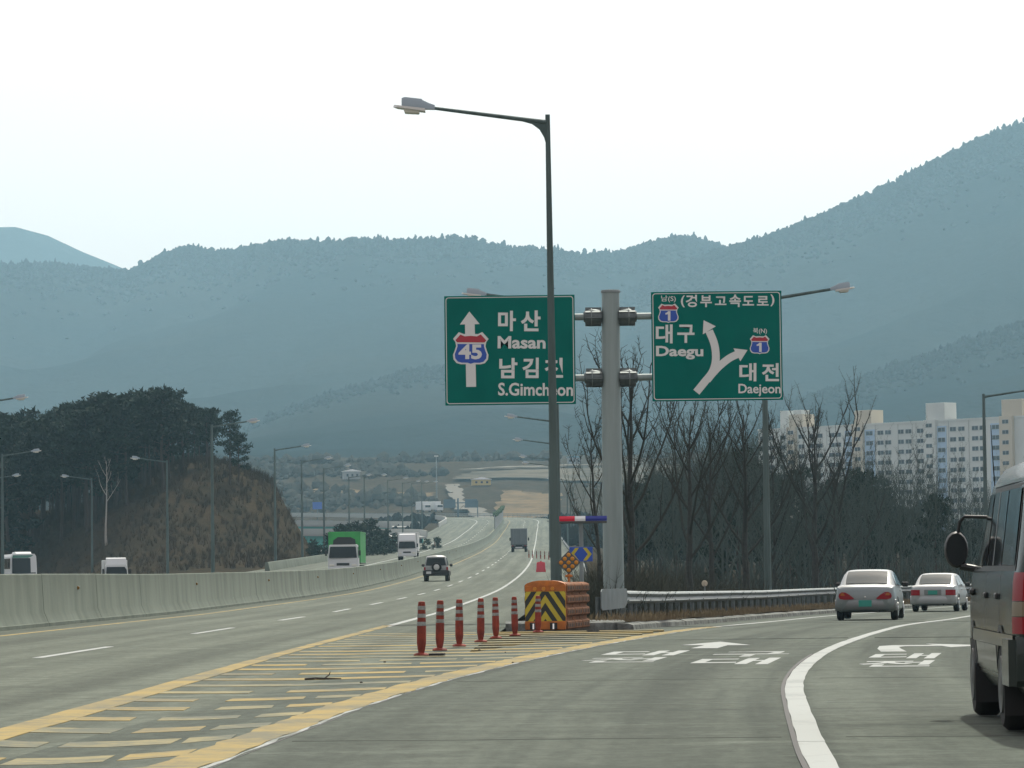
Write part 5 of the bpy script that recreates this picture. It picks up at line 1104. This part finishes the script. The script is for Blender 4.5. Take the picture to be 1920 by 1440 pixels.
# ------------------------------------------------------------------ sport utility car
def suv(x, Y, z, head):
    r_ = empty('sport_utility_car', (x, Y, z), -head); tag(r_, 'white off-road car with spare wheel on its back door in the main lanes', 'car')
    def B(w, zb, zt): return [(w * .92, zb), (w, zb + .12), (w, .75), (w * .98, .95), (w * .93, zt - .02), (w * .7, zt), (.001, zt + .01)]
    cut_arches(body_loft([(-1.95, B(.78, .5, 1.0)), (-1.9, B(.85, .42, 1.04)), (-1.5, B(.86, .40, 1.06)), (.6, B(.86, .40, 1.06)), (1.2, B(.85, .40, 1.02)), (1.85, B(.80, .45, .92)), (1.95, B(.7, .52, .85))]), 'body', M['white_car'], r_, [(-1.2, .36), (1.25, .36)], .42, .26, .86)
    cb = body_loft([(-1.9, [(.80, 1.0), (.80, 1.05), (.66, 1.62), (.58, 1.70), (.001, 1.72)]), (-1.78, [(.80, 1.0), (.80, 1.05), (.67, 1.68), (.58, 1.77), (.001, 1.80)]), (.1, [(.80, 1.0), (.80, 1.05), (.67, 1.68), (.58, 1.76), (.001, 1.79)]), (.45, [(.80, 1.0), (.80, 1.05), (.68, 1.55), (.58, 1.64), (.001, 1.66)]), (.95, [(.78, 1.0), (.78, 1.02), (.74, 1.06), (.6, 1.07), (.001, 1.08)])]).build('cabin', M['white_car'], r_, smooth=40)
    MB().add([(-.70, -1.925, 1.10), (.70, -1.925, 1.10), (.60, -1.90, 1.62), (-.60, -1.90, 1.62)], [(0, 1, 2, 3)]).build('rear_window', M['car_glass'], cb, smooth=0)
    for s in (-1, 1):
        MB().add([(s * .803, -1.7, 1.1), (s * .803, .75, 1.1), (s * .69, .25, 1.62), (s * .69, -1.62, 1.62)], [(0, 1, 2, 3)]).build('side_window', M['car_glass'], cb, smooth=0)
        MB().box((s * .98, .55, 1.12), (.22, .12, .2), ch=.05).build('side_mirror', M['black_trim'], r_)
        MB().box((s * .855, -.0, .56), (.12, 3.75, .34), ch=.03).build('cladding', M['black_trim'], r_)
        MB().box((s * .78, -1.94, .86), (.13, .05, .26), ch=.02).build('tail_light', M['tail_red'], r_)
        for y in (-1.2, 1.25): wheel(r_, s * .74, y, .36, .24, s)
    MB().box((0, -1.98, .60), (1.74, .16, .36), ch=.04).build('rear_bumper', M['black_trim'], r_)
    MB().lathe([(0, -.1), (.22, -.1), (.33, -.08), (.35, 0), (.33, .08), (0, .08)], 24, (.05, -2.06, .98), axis='y').build('spare_wheel', M['tyre'], r_)
    MB().lathe([(0, -.125), (.09, -.125), (.2, -.115), (.21, -.09), (0, -.09)], 10, (.05, -2.06, .98), axis='y').build('spare_rim', M['rim'], r_)
    MB().box((-.5, -2.07, .60), (.34, .02, .17)).build('number_plate', M['truck_white'], r_, smooth=0); MB().box((0, 0, .45), (1.4, 3.4, .15)).build('underbody', M['under_dark'], r_, smooth=0)
suv(-5.42, 254.5, zr(253) + .01, .014)
# ------------------------------------------------------------------ trucks, coach
def cab_front(r_, y0, w, h0, h1, m_, L_=1.6):
    """cab-over cab with its face towards -y (oncoming)"""
    c = MB().loft([[(-w/2 * k, y, h0), (w/2 * k, y, h0), (w/2 * k, y, h0 + (h1 - h0) * .45), (w/2 * k * .93, y + d, h1 - .06), (w/2 * k * .85, y + d, h1), (-w/2 * k * .85, y + d, h1), (-w/2 * k * .93, y + d, h1 - .06), (-w/2 * k, y, h0 + (h1 - h0) * .45)] for y, k, d in ((y0, .96, .18), (y0 + .08, 1, .14), (y0 + L_, 1, 0))]).build('cab', m_, r_, smooth=25)
    zb = h0 + (h1 - h0) * .47
    MB().add([(-w * .46, y0 - .012, zb), (w * .46, y0 - .012, zb), (w * .425, y0 + .155, h1 - .16), (-w * .425, y0 + .155, h1 - .16)], [(0, 1, 2, 3)]).build('windscreen', M['car_glass'], c, smooth=0)
    MB().box((0, y0 - .02, h0 + (h1 - h0) * .22), (w * .42, .03, (h1 - h0) * .10), ch=.01).build('grille', M['black_trim'], c)
    for s in (-1, 1):
        MB().box((s * w * .37, y0 - .02, h0 + (h1 - h0) * .18), (w * .16, .05, (h1 - h0) * .09), ch=.02).build('headlight', M['lamp_glass'], c)
        MB().box((s * (w/2 + .13), y0 - .05, h0 + (h1 - h0) * .66), (.16, .08, .42), ch=.03).build('side_mirror', M['black_trim'], r_)
        MB().add([(s * (w/2 + .006), y0 + .2, zb), (s * (w/2 + .006), y0 + 1.1, zb), (s * (w/2 * .95 + .01), y0 + 1.1, h1 - .2), (s * (w/2 * .95 + .01), y0 + .35, h1 - .2)], [(0, 1, 2, 3)]).build('side_window', M['car_glass'], c, smooth=0)
    MB().box((0, y0 + .0, h0 + .06), (w * .98, .16, .26), ch=.03).build('bumper', m_, c)
    return c
def box_truck(name, x, Y, z, head, label, boxm, cabm, w=2.35, bh=3.3, L_=7.5, cab_h=2.45, front=True, deflector=False, load=False):
    r_ = empty(name, (x, Y, z), -head); tag(r_, label, 'truck'); y0 = -L_/2
    if front:
        c = cab_front(r_, y0, w * .94, .55, cab_h, cabm)
        b0 = y0 + 1.75
        if deflector:
            MB().loft([[(-w * .42, y, cab_h - .02), (w * .42, y, cab_h - .02), (w * .40, y + d, zt), (-w * .40, y + d, zt)] for y, d, zt in ((y0 + .2, .35, cab_h + .62), (y0 + 1.5, 0, cab_h + .72))]).build('wind_deflector', M['truck_white'], r_, smooth=0)
    else: b0 = y0
    bl = L_ - 1.75
    bx = MB().box((0, b0 + bl/2, (bh + 1.0) / 2), (w, bl, bh - 1.0), ch=.03).build('cargo_box', boxm, r_, smooth=0)
    if load:
        t = MB().loft([[(-w * .36, b0 - .06, 2.5), (w * .36, b0 - .06, 2.5), (w * .34, b0 - .05, 2.9), (w * .2, b0 - .05, 3.08), (-w * .2, b0 - .05, 3.1), (-w * .34, b0 - .05, 2.85)], [(-w * .36, b0 + .0, 2.5), (w * .36, b0, 2.5), (w * .34, b0, 2.9), (w * .2, b0, 3.08), (-w * .2, b0, 3.1), (-w * .34, b0, 2.85)]]).build('dark_tarpaulin', M['black_trim'], r_, smooth=0)
    for zq in (1.05, bh - .05): MB().box((0, b0 + bl/2, zq), (w + .05, bl + .05, .08), ch=.01).build('box_rail', boxm if zq > 2 else M['dark_plate'], bx, smooth=0)
    MB().box((0, b0 + bl/2, .85), (.9, bl, .25)).build('chassis', M['under_dark'], r_, smooth=0)
    if not front:
        y = b0 - .012
        for k in range(5): MB().box((-w/2 + w * (k + .5) / 5, y, (bh + 1.05) / 2), (w/5 - .05, .03, bh - 1.2), ch=.008).build('tailgate_panel', boxm, bx, smooth=0)
        MB().box((0, b0 - .03, .72), (w * .95, .12, .18), ch=.02).build('bumper_bar', M['under_dark'], r_); MB().box((0, b0 - .1, .62), (w * .42, .02, .2)).build('number_plate', M['truck_white'], r_, smooth=0)
        for s in (-1, 1):
            MB().box((s * .9, b0 - .06, .88), (.28, .05, .12), ch=.01).build('tail_light', M['tail_red'], r_); MB().box((s * (w/2 + .16), b0 + bl + .8, 1.9), (.2, .1, .45), ch=.03).build('side_mirror', M['black_trim'], r_)
        cab_front(r_, 0, w * .94, .55, cab_h, cabm); c = [o for o in r_.children if o.name.startswith('cab') and not o.name.startswith('cargo')][-1]; c.rotation_euler = (0, 0, math.pi); c.location = (0, b0 + bl + 1.75, 0)
        for o in list(r_.children):
            if o.name.startswith('side_mirror') and abs(o.matrix_basis.translation.y) < 1e-6 and o.data.vertices[0].co.y < .5 and o.data.vertices[0].co.y > -.3: bpy.data.objects.remove(o)
    for y in ((y0 + .75, y0 + L_ - 1.5) if front else (y0 + 1.3, y0 + L_ - .9)):
        for s in (-1, 1): wheel(r_, s * (w/2 - .22), y, .46, .3 if y < 0 else .42, s)
    if front: MB().box((0, y0 - .06, .62), (.4, .02, .2)).build('number_plate', M['yellow_plate'], r_, smooth=0)
    return r_
box_truck('green_truck', -13.15, 285, zr(285), .02, 'green box truck with white cab coming past the hill', M['truck_green'], M['truck_white'], 2.5, 3.5, 8.5, 2.5, True, False, True)
box_truck('white_truck', -11.9, 409, zr(409), .014, 'white box truck with wind deflector behind the green truck', M['truck_white'], M['truck_white'], 2.2, 3.15, 7.0, 2.3, True, True)
box_truck('grey_truck', .75, 522, zr(518), .012, 'grey box truck seen from behind near the tall pole', M['truck_grey'], M['truck_grey'], 2.35, 3.35, 7.5, 2.5, False)
vt = empty('light_truck', (-28.8, 262, .25), .16); tag(vt, 'white light truck with only its roof showing over the barrier', 'truck')
cab_front(vt, -2.2, 1.65, .45, 1.92, M['truck_white'], 1.5)
MB().loft([[(-.72, y, 1.90), (.72, y, 1.90), (.70, y + d, zt), (-.70, y + d, zt)] for y, d, zt in ((-1.9, .22, 2.36), (-.8, 0, 2.42))]).build('wind_deflector', M['truck_white'], vt, smooth=0)
MB().box((0, 1.0, 1.45), (1.7, 3.2, 1.6), ch=.03).build('cargo_box', M['truck_white'], vt, smooth=0); MB().box((0, .4, .55), (.8, 4.4, .2)).build('chassis', M['under_dark'], vt, smooth=0)
for y in (-1.5, 1.5):
    for s in (-1, 1): wheel(vt, s * .68, y, .31, .2, s)
co = empty('coach', (-48.0, 352, .62), .22); tag(co, 'white and green coach cut off by the picture edge above the barrier', 'bus')
bdy = MB().loft([[(-1.23 * k, y, .35), (1.23 * k, y, .35), (1.25 * k, y, 1.5), (1.20 * k, y + d, 2.75), (1.05 * k, y + d, 3.02), (-1.05 * k, y + d, 3.02), (-1.20 * k, y + d, 2.75), (-1.25 * k, y, 1.5)] for y, k, d in ((-5.5, .94, .35), (-5.35, 1, .25), (5.5, 1, 0))]).build('body', M['truck_white'], co, smooth=25)
MB().add([(-1.12, -5.52, 1.15), (1.12, -5.52, 1.15), (1.10, -5.2, 2.62), (-1.10, -5.2, 2.62)], [(0, 1, 2, 3)]).build('windscreen', M['car_glass'], bdy, smooth=0)
MB().add([(-1.10, -5.195, 2.64), (1.10, -5.195, 2.64), (1.0, -5.17, 2.90), (-1.0, -5.17, 2.90)], [(0, 1, 2, 3)]).build('header_panel', M['bus_green'], bdy, smooth=0)
MB().loft([[(-.85 * k, y, 3.0), (.85 * k, y, 3.0), (.75 * k, y, 3.0 + t), (-.75 * k, y, 3.0 + t)] for y, k, t in ((-4.6, .9, .05), (-4.2, 1, .22), (-1.6, 1, .22), (-1.2, .9, .05))]).build('roof_unit', M['truck_white'], co, smooth=0)
for s in (-1, 1):
    for k in range(6): MB().add([(s * 1.262, -4.6 + k * 1.6, 1.6), (s * 1.262, -3.15 + k * 1.6, 1.6), (s * 1.225, -3.15 + k * 1.6, 2.6), (s * 1.225, -4.6 + k * 1.6, 2.6)], [(0, 1, 2, 3)]).build('side_window', M['car_glass'], bdy, smooth=0)
    MB().box((s * 1.02, -5.52, .95), (.36, .06, .34), ch=.03).build('headlight', M['lamp_glass'], bdy); MB().box((s * 1.42, -5.4, 2.0), (.16, .12, .5), ch=.04).build('side_mirror', M['black_trim'], co)
    for y in (-3.5, 3.2): wheel(co, s * 1.05, y, .48, .3, s)
# ================================================================== APARTMENT BLOCK
A0 = Vector((70.5, 1040)); A1 = Vector((140.5, 962)); L_ = (A1 - A0).length; ang = math.atan2(A1.y - A0.y, A1.x - A0.x)
zg = 6.0; top = 41.2
ap = empty('apartment_block', (A0.x, A0.y, zg), ang); tag(ap, 'long pale apartment block with cream stair towers and blue strips', 'building')
Ht = top - zg; FH = 2.78
def px2u(p):            # facade measured from its left end: 0..1572 -> metres along the wall
    return max(0.0, (p - 130) / 1572.0) * L_ * .905
MB().box((L_/2, 6.0, Ht/2), (L_, 12, Ht)).build('wall', M['apt_wall'], ap, smooth=0)
MB().box((L_/2, 6.0, Ht + .25), (L_ + .3, 12.3, .5)).build('parapet', M['apt_wall'], ap, smooth=0)
def bay(p0, p1, m_, name, d=.25, z1=None, z0=0): 
    u0, u1 = px2u(p0), px2u(p1); return MB().box(((u0 + u1)/2, -d/2 + .05, ((z1 or Ht) + z0)/2), (u1 - u0, d + .1, (z1 or Ht) - z0)).build(name, m_, ap, smooth=0)
for p0, p1 in ((690, 748), (814, 876), (1258, 1312), (1572, 1636)): bay(p0, p1, M['apt_blue'], 'blue_strip', .12, Ht - 1.2)
for p0, p1, m_, hh in ((330, 385, 'apt_cream', 4.2), (748, 814, 'apt_cream', 4.3), (1188, 1258, 'apt_wall', 5.2), (1636, 1710, 'apt_cream', 5.0)):
    bay(p0, p1, M[m_], 'stair_tower', 1.0, Ht + .6); u0, u1 = px2u(p0), px2u(p1); w_ = u1 - u0
    MB().box((u0 + w_ * .8, 2.6, Ht + hh/2), (w_ * 1.6, 5.0, hh), ch=.05).build('roof_house', M[m_], ap, smooth=0)
for p in (575, 880, 1020, 1130, 1325, 1445): u = px2u(p); MB().box((u, -.06, Ht/2), (.14, .14, Ht)).build('pilaster', M['apt_line'], ap, smooth=0)
WM = {}
def window(u, z, w, h, y):
    k = (round(w, 2), round(h, 2))
    if k not in WM:
        m_ = MB(); m_.box((0, 0, 0), (w, .10, h), 1)
        for s in (-1, 1): m_.add([(s * w/4 - w * .22, -.056, -h/2 + .1), (s * w/4 + w * .22, -.056, -h/2 + .1), (s * w/4 + w * .22, -.056, h/2 - .1), (s * w/4 - w * .22, -.056, h/2 - .1)], [(0, 1, 2, 3)], 0)
        o = m_.build('window', [M['apt_glass'], M['apt_frame']], ap, smooth=0); WM[k] = o.data
    else: o = link('window', WM[k], ap)
    o.location = (u, y, z)
for fl in range(10):
    zc = Ht - 2.2 - fl * FH
    for p in (160, 215, 290, 410, 480, 525, 605, 645, 910, 957, 1035, 1082, 1155, 1350, 1400, 1480, 1525): window(px2u(p + 2), zc, 2.2 if p not in (1155, 525) else 2.6, 1.25, -.06)
    for p in (718, 845, 1285, 1604): window(px2u(p), zc, 2.5, 1.25, -.18)
    for p in (357, 783, 1222, 1672): window(px2u(p), zc + FH * .45, 2.2, 1.15, -1.0)
# a second block half hidden behind
a2 = empty('apartment_block', (80, 1110, 8), ang); tag(a2, 'apartment block behind, only its roof houses showing above the first', 'building')
MB().box((8, 6, 18), (26, 12, 36)).build('wall', M['apt_wall'], a2, smooth=0)
for u in (2.5, 8.0): MB().box((u, 4, 36 + 3), (3.4, 4, 6), ch=.05).build('roof_house', M['apt_wall'], a2, smooth=0)
# ================================================================== VALLEY FLOOR BEYOND THE BEND
def patch(name, label, pts, m_, dz, cat, parent=None):
    """land parcel draped over the terrain"""
    n = 14; (a, b, c, d) = [np.array(p, float) for p in pts]; X = []; 
    for j in range(n + 1):
        for i in range(n + 1):
            u, v = i / n, j / n; X.append(a*(1-u)*(1-v) + b*u*(1-v) + c*u*v + d*(1-u)*v)
    X = np.array(X); X[:, :2] += 0; j_ = np.random.RandomState(len(name) + int(abs(a[0]))); edge = np.array([(k % (n+1)) in (0, n) or k // (n+1) in (0, n) for k in range(len(X))]); X[edge] += j_.uniform(-1.5, 1.5, (edge.sum(), 2))
    Z = terrain(X[:, 0], X[:, 1]) + dz
    o = MB().add([(x, y, z) for (x, y), z in zip(X, Z)], [(j*(n+1)+i, j*(n+1)+i+1, (j+1)*(n+1)+i+1, (j+1)*(n+1)+i) for j in range(n) for i in range(n)]).build(name, M[m_], parent, smooth=60)
    return tag(o, label, cat, kind='structure')
patch('field', 'tan bare field on the slope past the far bend', [(-8, 1150), (12, 1150), (16, 1255), (-3, 1262)], 'tan_field', .9, 'field')
patch('field', 'pale cleared hillside above the yellow shed', [(-22, 1330), (60, 1300), (70, 1420), (-15, 1400)], 'bare_slope', .9, 'field')
patch('field', 'brown bank beyond the far road', [(-70, 1272), (-30, 1250), (-28, 1275), (-70, 1295)], 'tan_field', .9, 'field')
patch('path', 'pale concrete track climbing the slope behind the gantry', [(-19, 1185), (-15.5, 1185), (-20, 1300), (-23.5, 1300)], 'path_concrete', 1.5, 'path')
patch('path', 'pale track crossing the cleared hillside', [(-20, 1392), (62, 1408), (62, 1414), (-20, 1398)], 'path_concrete', 1.8, 'path')
patch('path', 'service road beside the far bend railing', [(-9, 1130), (0, 1120), (-14, 1205), (-18, 1205)], 'path_concrete', 1.4, 'path')
def shed(name, x, y, w, d, h, rz, wallm, roofm, label, cat='building', pitch=.35, dz=0):
    z = tz(x, y); r_ = empty(name, (x, y, z - .3 + dz), rz); tag(r_, label, cat)
    wl = MB().box((0, 0, h/2), (w, d, h)).build('wall', M[wallm], r_, smooth=0)
    MB().prism([(-w/2 - .3, h), (w/2 + .3, h), (w/2 + .3, h + .12), (0, h + pitch + w * .08), (-w/2 - .3, h + .12)], -d/2 - .3, d/2 + .3).build('roof', M[roofm], r_, smooth=0)
    for k in range(3): MB().box((-w * .3 + k * w * .3, -d/2 - .02, h * .5), (w * .12, .06, h * .35)).build('window', M['apt_glass'], wl, smooth=0)
    return r_
shed('farm_shed', -11.5, 1300, 6.5, 5, 2.0, .1, 'wall_yellow', 'roof_white', 'yellow shed with white roof on the slope past the bend', dz=.8)
shed('farm_house', 24, 1420, 5.5, 5, 2.6, .0, 'wall_grey', 'roof_blue', 'small house beside the hillside track, behind the bare tree', dz=.8)
shed('farm_shed', -41.5, 800, 4.0, 6, 2.0, .2, 'wall_grey', 'roof_white', 'low shed with bright white roof behind the lamp row', dz=2.2)
shed('farm_house', -60, 1345, 6, 5, 2.8, .2, 'wall_grey', 'roof_white', 'pale house on the brown bank beyond the far road', dz=.8)
# green girder ramp bridge and a second one behind
def bridge(name, label, pts, deck_w, girder):
    B = Line(pts, 4.0); r_ = empty(name, tuple(B.p[0])); o = Vector(B.p[0]); tag(r_, label, 'bridge')
    shift(B.sweep(MB(), 0, B.s[-1], [(-deck_w/2, -.35), (-deck_w/2, 0), (deck_w/2, 0), (deck_w/2, -.35)], 4), o).build('deck', M['bridge_concrete'], r_, smooth=0)
    for s in (-1, 1):
        shift(B.sweep(MB(), 0, B.s[-1], [(s*deck_w/2 - .12, 0), (s*deck_w/2 - .12, 1.15), (s*deck_w/2 + .12, 1.15), (s*deck_w/2 + .12, 0)], 4), o).build('parapet', M['bridge_concrete'], r_, smooth=0)
        shift(B.sweep(MB(), 0, B.s[-1], [(s*deck_w/2*.8 - .1, -.35 - girder), (s*deck_w/2*.8 - .1, -.35), (s*deck_w/2*.8 + .1, -.35), (s*deck_w/2*.8 + .1, -.35 - girder)], 4), o).build('girder', M['teal_steel'], r_, smooth=0)
    q = 12
    while q < B.s[-1]:
        p = B.at(q) - np.array(o); MB().tube([(p[0], p[1], p[2] - .4 - girder), (p[0], p[1], p[2] - 14)], .8, 12).build('pier', M['bridge_concrete'], r_); q += 26
bridge('ramp_bridge', 'ramp bridge on teal girders leaving the oncoming lanes', [(-20.5, 690, 8.4), (-22.5, 708, 8.9), (-27, 725, 9.3), (-36, 738, 9.6), (-50, 745, 9.9), (-75, 748, 10.4)], 8.0, 2.3)
bridge('ramp_bridge', 'second teal girder bridge further back behind the lamp row', [(-26, 872, 12.8), (-31, 885, 13.2), (-42, 893, 13.6), (-75, 900, 14.2)], 7.0, 1.6)
# overhead gantry with dark sign boards
gz = HW.at(HW.sy(1075), -21); ga = empty('sign_gantry', (-17.0, 1112, 17.5)); tag(ga, 'far gantry with two dark sign boards by the bend', 'sign')
MB().box((0, 0, 3.2), (.5, .5, 7.6)).build('mast', M['sign_far'], ga, smooth=0); MB().box((1.5, 0, 5.6), (9.5, .3, .3)).build('beam', M['sign_far'], ga, smooth=0)
for x in (-2.6, 4.0): MB().box((x, -.25, 5.4), (3.7, .1, 2.6)).build('sign_board', M['sign_far'], ga, smooth=0)
MB().box((6.0, 0, 3.0), (.3, .3, 6.5)).build('mast', M['sign_far'], ga, smooth=0)
bsn = empty('blue_sign', (-63, 1165, 21)); tag(bsn, 'far blue sign board beyond the third lamp', 'sign'); MB().box((0, 0, 2.8), (3.0, .1, 2.3)).build('board', M['sign_blue'], bsn, smooth=0); MB().box((0, .15, 0.5), (.2, .2, 5)).build('mast', M['sign_far'], bsn, smooth=0)
for i, (x, lab) in enumerate([(-28.6, 'far white lorry on the bend, the front one of two'), (-24.7, 'far white lorry on the bend, the rear one of two')]):
    y = 1148 + 1.4 * i - 2; s = HW.sy(1150); t_ = empty('far_lorry', (x, 1150, 21.0), 1.0 if False else .5); tag(t_, lab, 'lorry', 'white lorries on the far bend')
    MB().box((0, .8, 2.1), (2.3, 4.6, 2.6), ch=.04).build('cargo_box', M['truck_white'], t_, smooth=0); MB().box((0, -2.4, 1.4), (2.2, 1.5, 1.9), ch=.1).build('cab', M['truck_white'], t_, smooth=0); MB().add([(-.95, -3.16, 1.5), (.95, -3.16, 1.5), (.9, -3.16, 2.2), (-.9, -3.16, 2.2)], [(0, 1, 2, 3)]).build('windscreen', M['car_glass'], t_, smooth=0)
    for yy in (-2.2, 2.0):
        for s in (-1, 1): wheel(t_, s * .95, yy, .45, .3, s, False)
fp_ = empty('tall_mast', (-26.0, 1230, tz(-26, 1230))); tag(fp_, 'tall thin pale mast above the far lorries', 'mast'); MB().tube([(0, 0, -1), (0, 0, 16)], [.28, .16], 8).build('pole', M['galvanised'], fp_); MB().box((0, 0, 16), (1.4, .5, .4), ch=.05).build('floodlight', M['lamp_rim'], fp_)
# trees on the valley slopes beyond the bend, one mass
pts = []
for _ in range(8000):
    x, y = R.uniform(-170, 150), R.uniform(1205, 1500)
    if fbm(np.array([x]), np.array([y]), 60, 77, 3)[0] > (-.2 if x < -26 else -.1) and not (-24 < x < 20 and y < 1310) and not (-20 < x < 66 and 1290 < y < 1425): pts.append((x, y))
zs = terrain(np.array([p[0] for p in pts]), np.array([p[1] for p in pts])); mb = MB(); rs = random.Random(5)
for (x, y), z in zip(pts, zs):
    h = rs.uniform(.6, 2.8) if rs.random() < .85 else rs.uniform(3, 5); w_ = h * rs.uniform(.4, .8); rings = [[(x + w_ * k * rs.uniform(.6, 1.3) * math.cos(a), y + w_ * k * rs.uniform(.6, 1.3) * math.sin(a), z - .3 + h * t) for a in (0, 1.26, 2.5, 3.77, 5.0)] for k, t in ((.4, .1), (1, .4), (.7, .75), (.12, 1.0))]
    mb.loft(rings)
tag(mb.build('forest', M['hazed_scrub'], smooth=0), 'scattered far woodland on the valley slopes beyond the bend', 'forest', kind='stuff')
# a few bushes right of the highway beyond the grey truck and under the far fields
pts = [(R.uniform(10.5, 40), R.uniform(640, 1020)) for _ in range(260)] + [(R.uniform(-75, -24), R.uniform(780, 1040)) for _ in range(260)]; zs = terrain(np.array([p[0] for p in pts]), np.array([p[1] for p in pts])); mb = MB()
for (x, y), z in zip(pts, zs):
    for _ in range(3):
        dx, dy = rs.uniform(-1.5, 1.5), rs.uniform(-1.5, 1.5); h = rs.uniform(1.5, 4.0); w_ = h * .4
        mb.loft([[(x + dx + w_ * k * rs.uniform(.6, 1.3) * math.cos(a), y + dy + w_ * k * rs.uniform(.6, 1.3) * math.sin(a), z - .3 + h * t) for a in (0, 1.26, 2.5, 3.77, 5.0)] for k, t in ((.4, .1), (1, .4), (.75, .75), (.15, 1.0))])
tag(mb.build('shrubbery', M['far_forest'], smooth=0), 'dim scrub beside the climbing highway before the bend', 'scrub', kind='stuff')
# ================================================================== HAZE
hz = MB().box((0, 3000, 295), (18000, 6600, 610)).build('haze', [], smooth=0); hz.data.materials.clear()
hm = bpy.data.materials.new('haze'); hm.use_nodes = True; t = hm.node_tree; t.nodes.clear(); oo = t.nodes.new('ShaderNodeOutputMaterial'); pv = t.nodes.new('ShaderNodeVolumePrincipled')
pv.inputs['Color'].default_value = (.49, .81, 1.0, 1); pv.inputs['Density'].default_value = 0.000106; pv.inputs['Anisotropy'].default_value = .5
t.links.new(pv.outputs[0], oo.inputs['Volume']); hz.data.materials.append(hm); tag(hz, 'pale blue haze filling the valley', 'haze', kind='stuff')
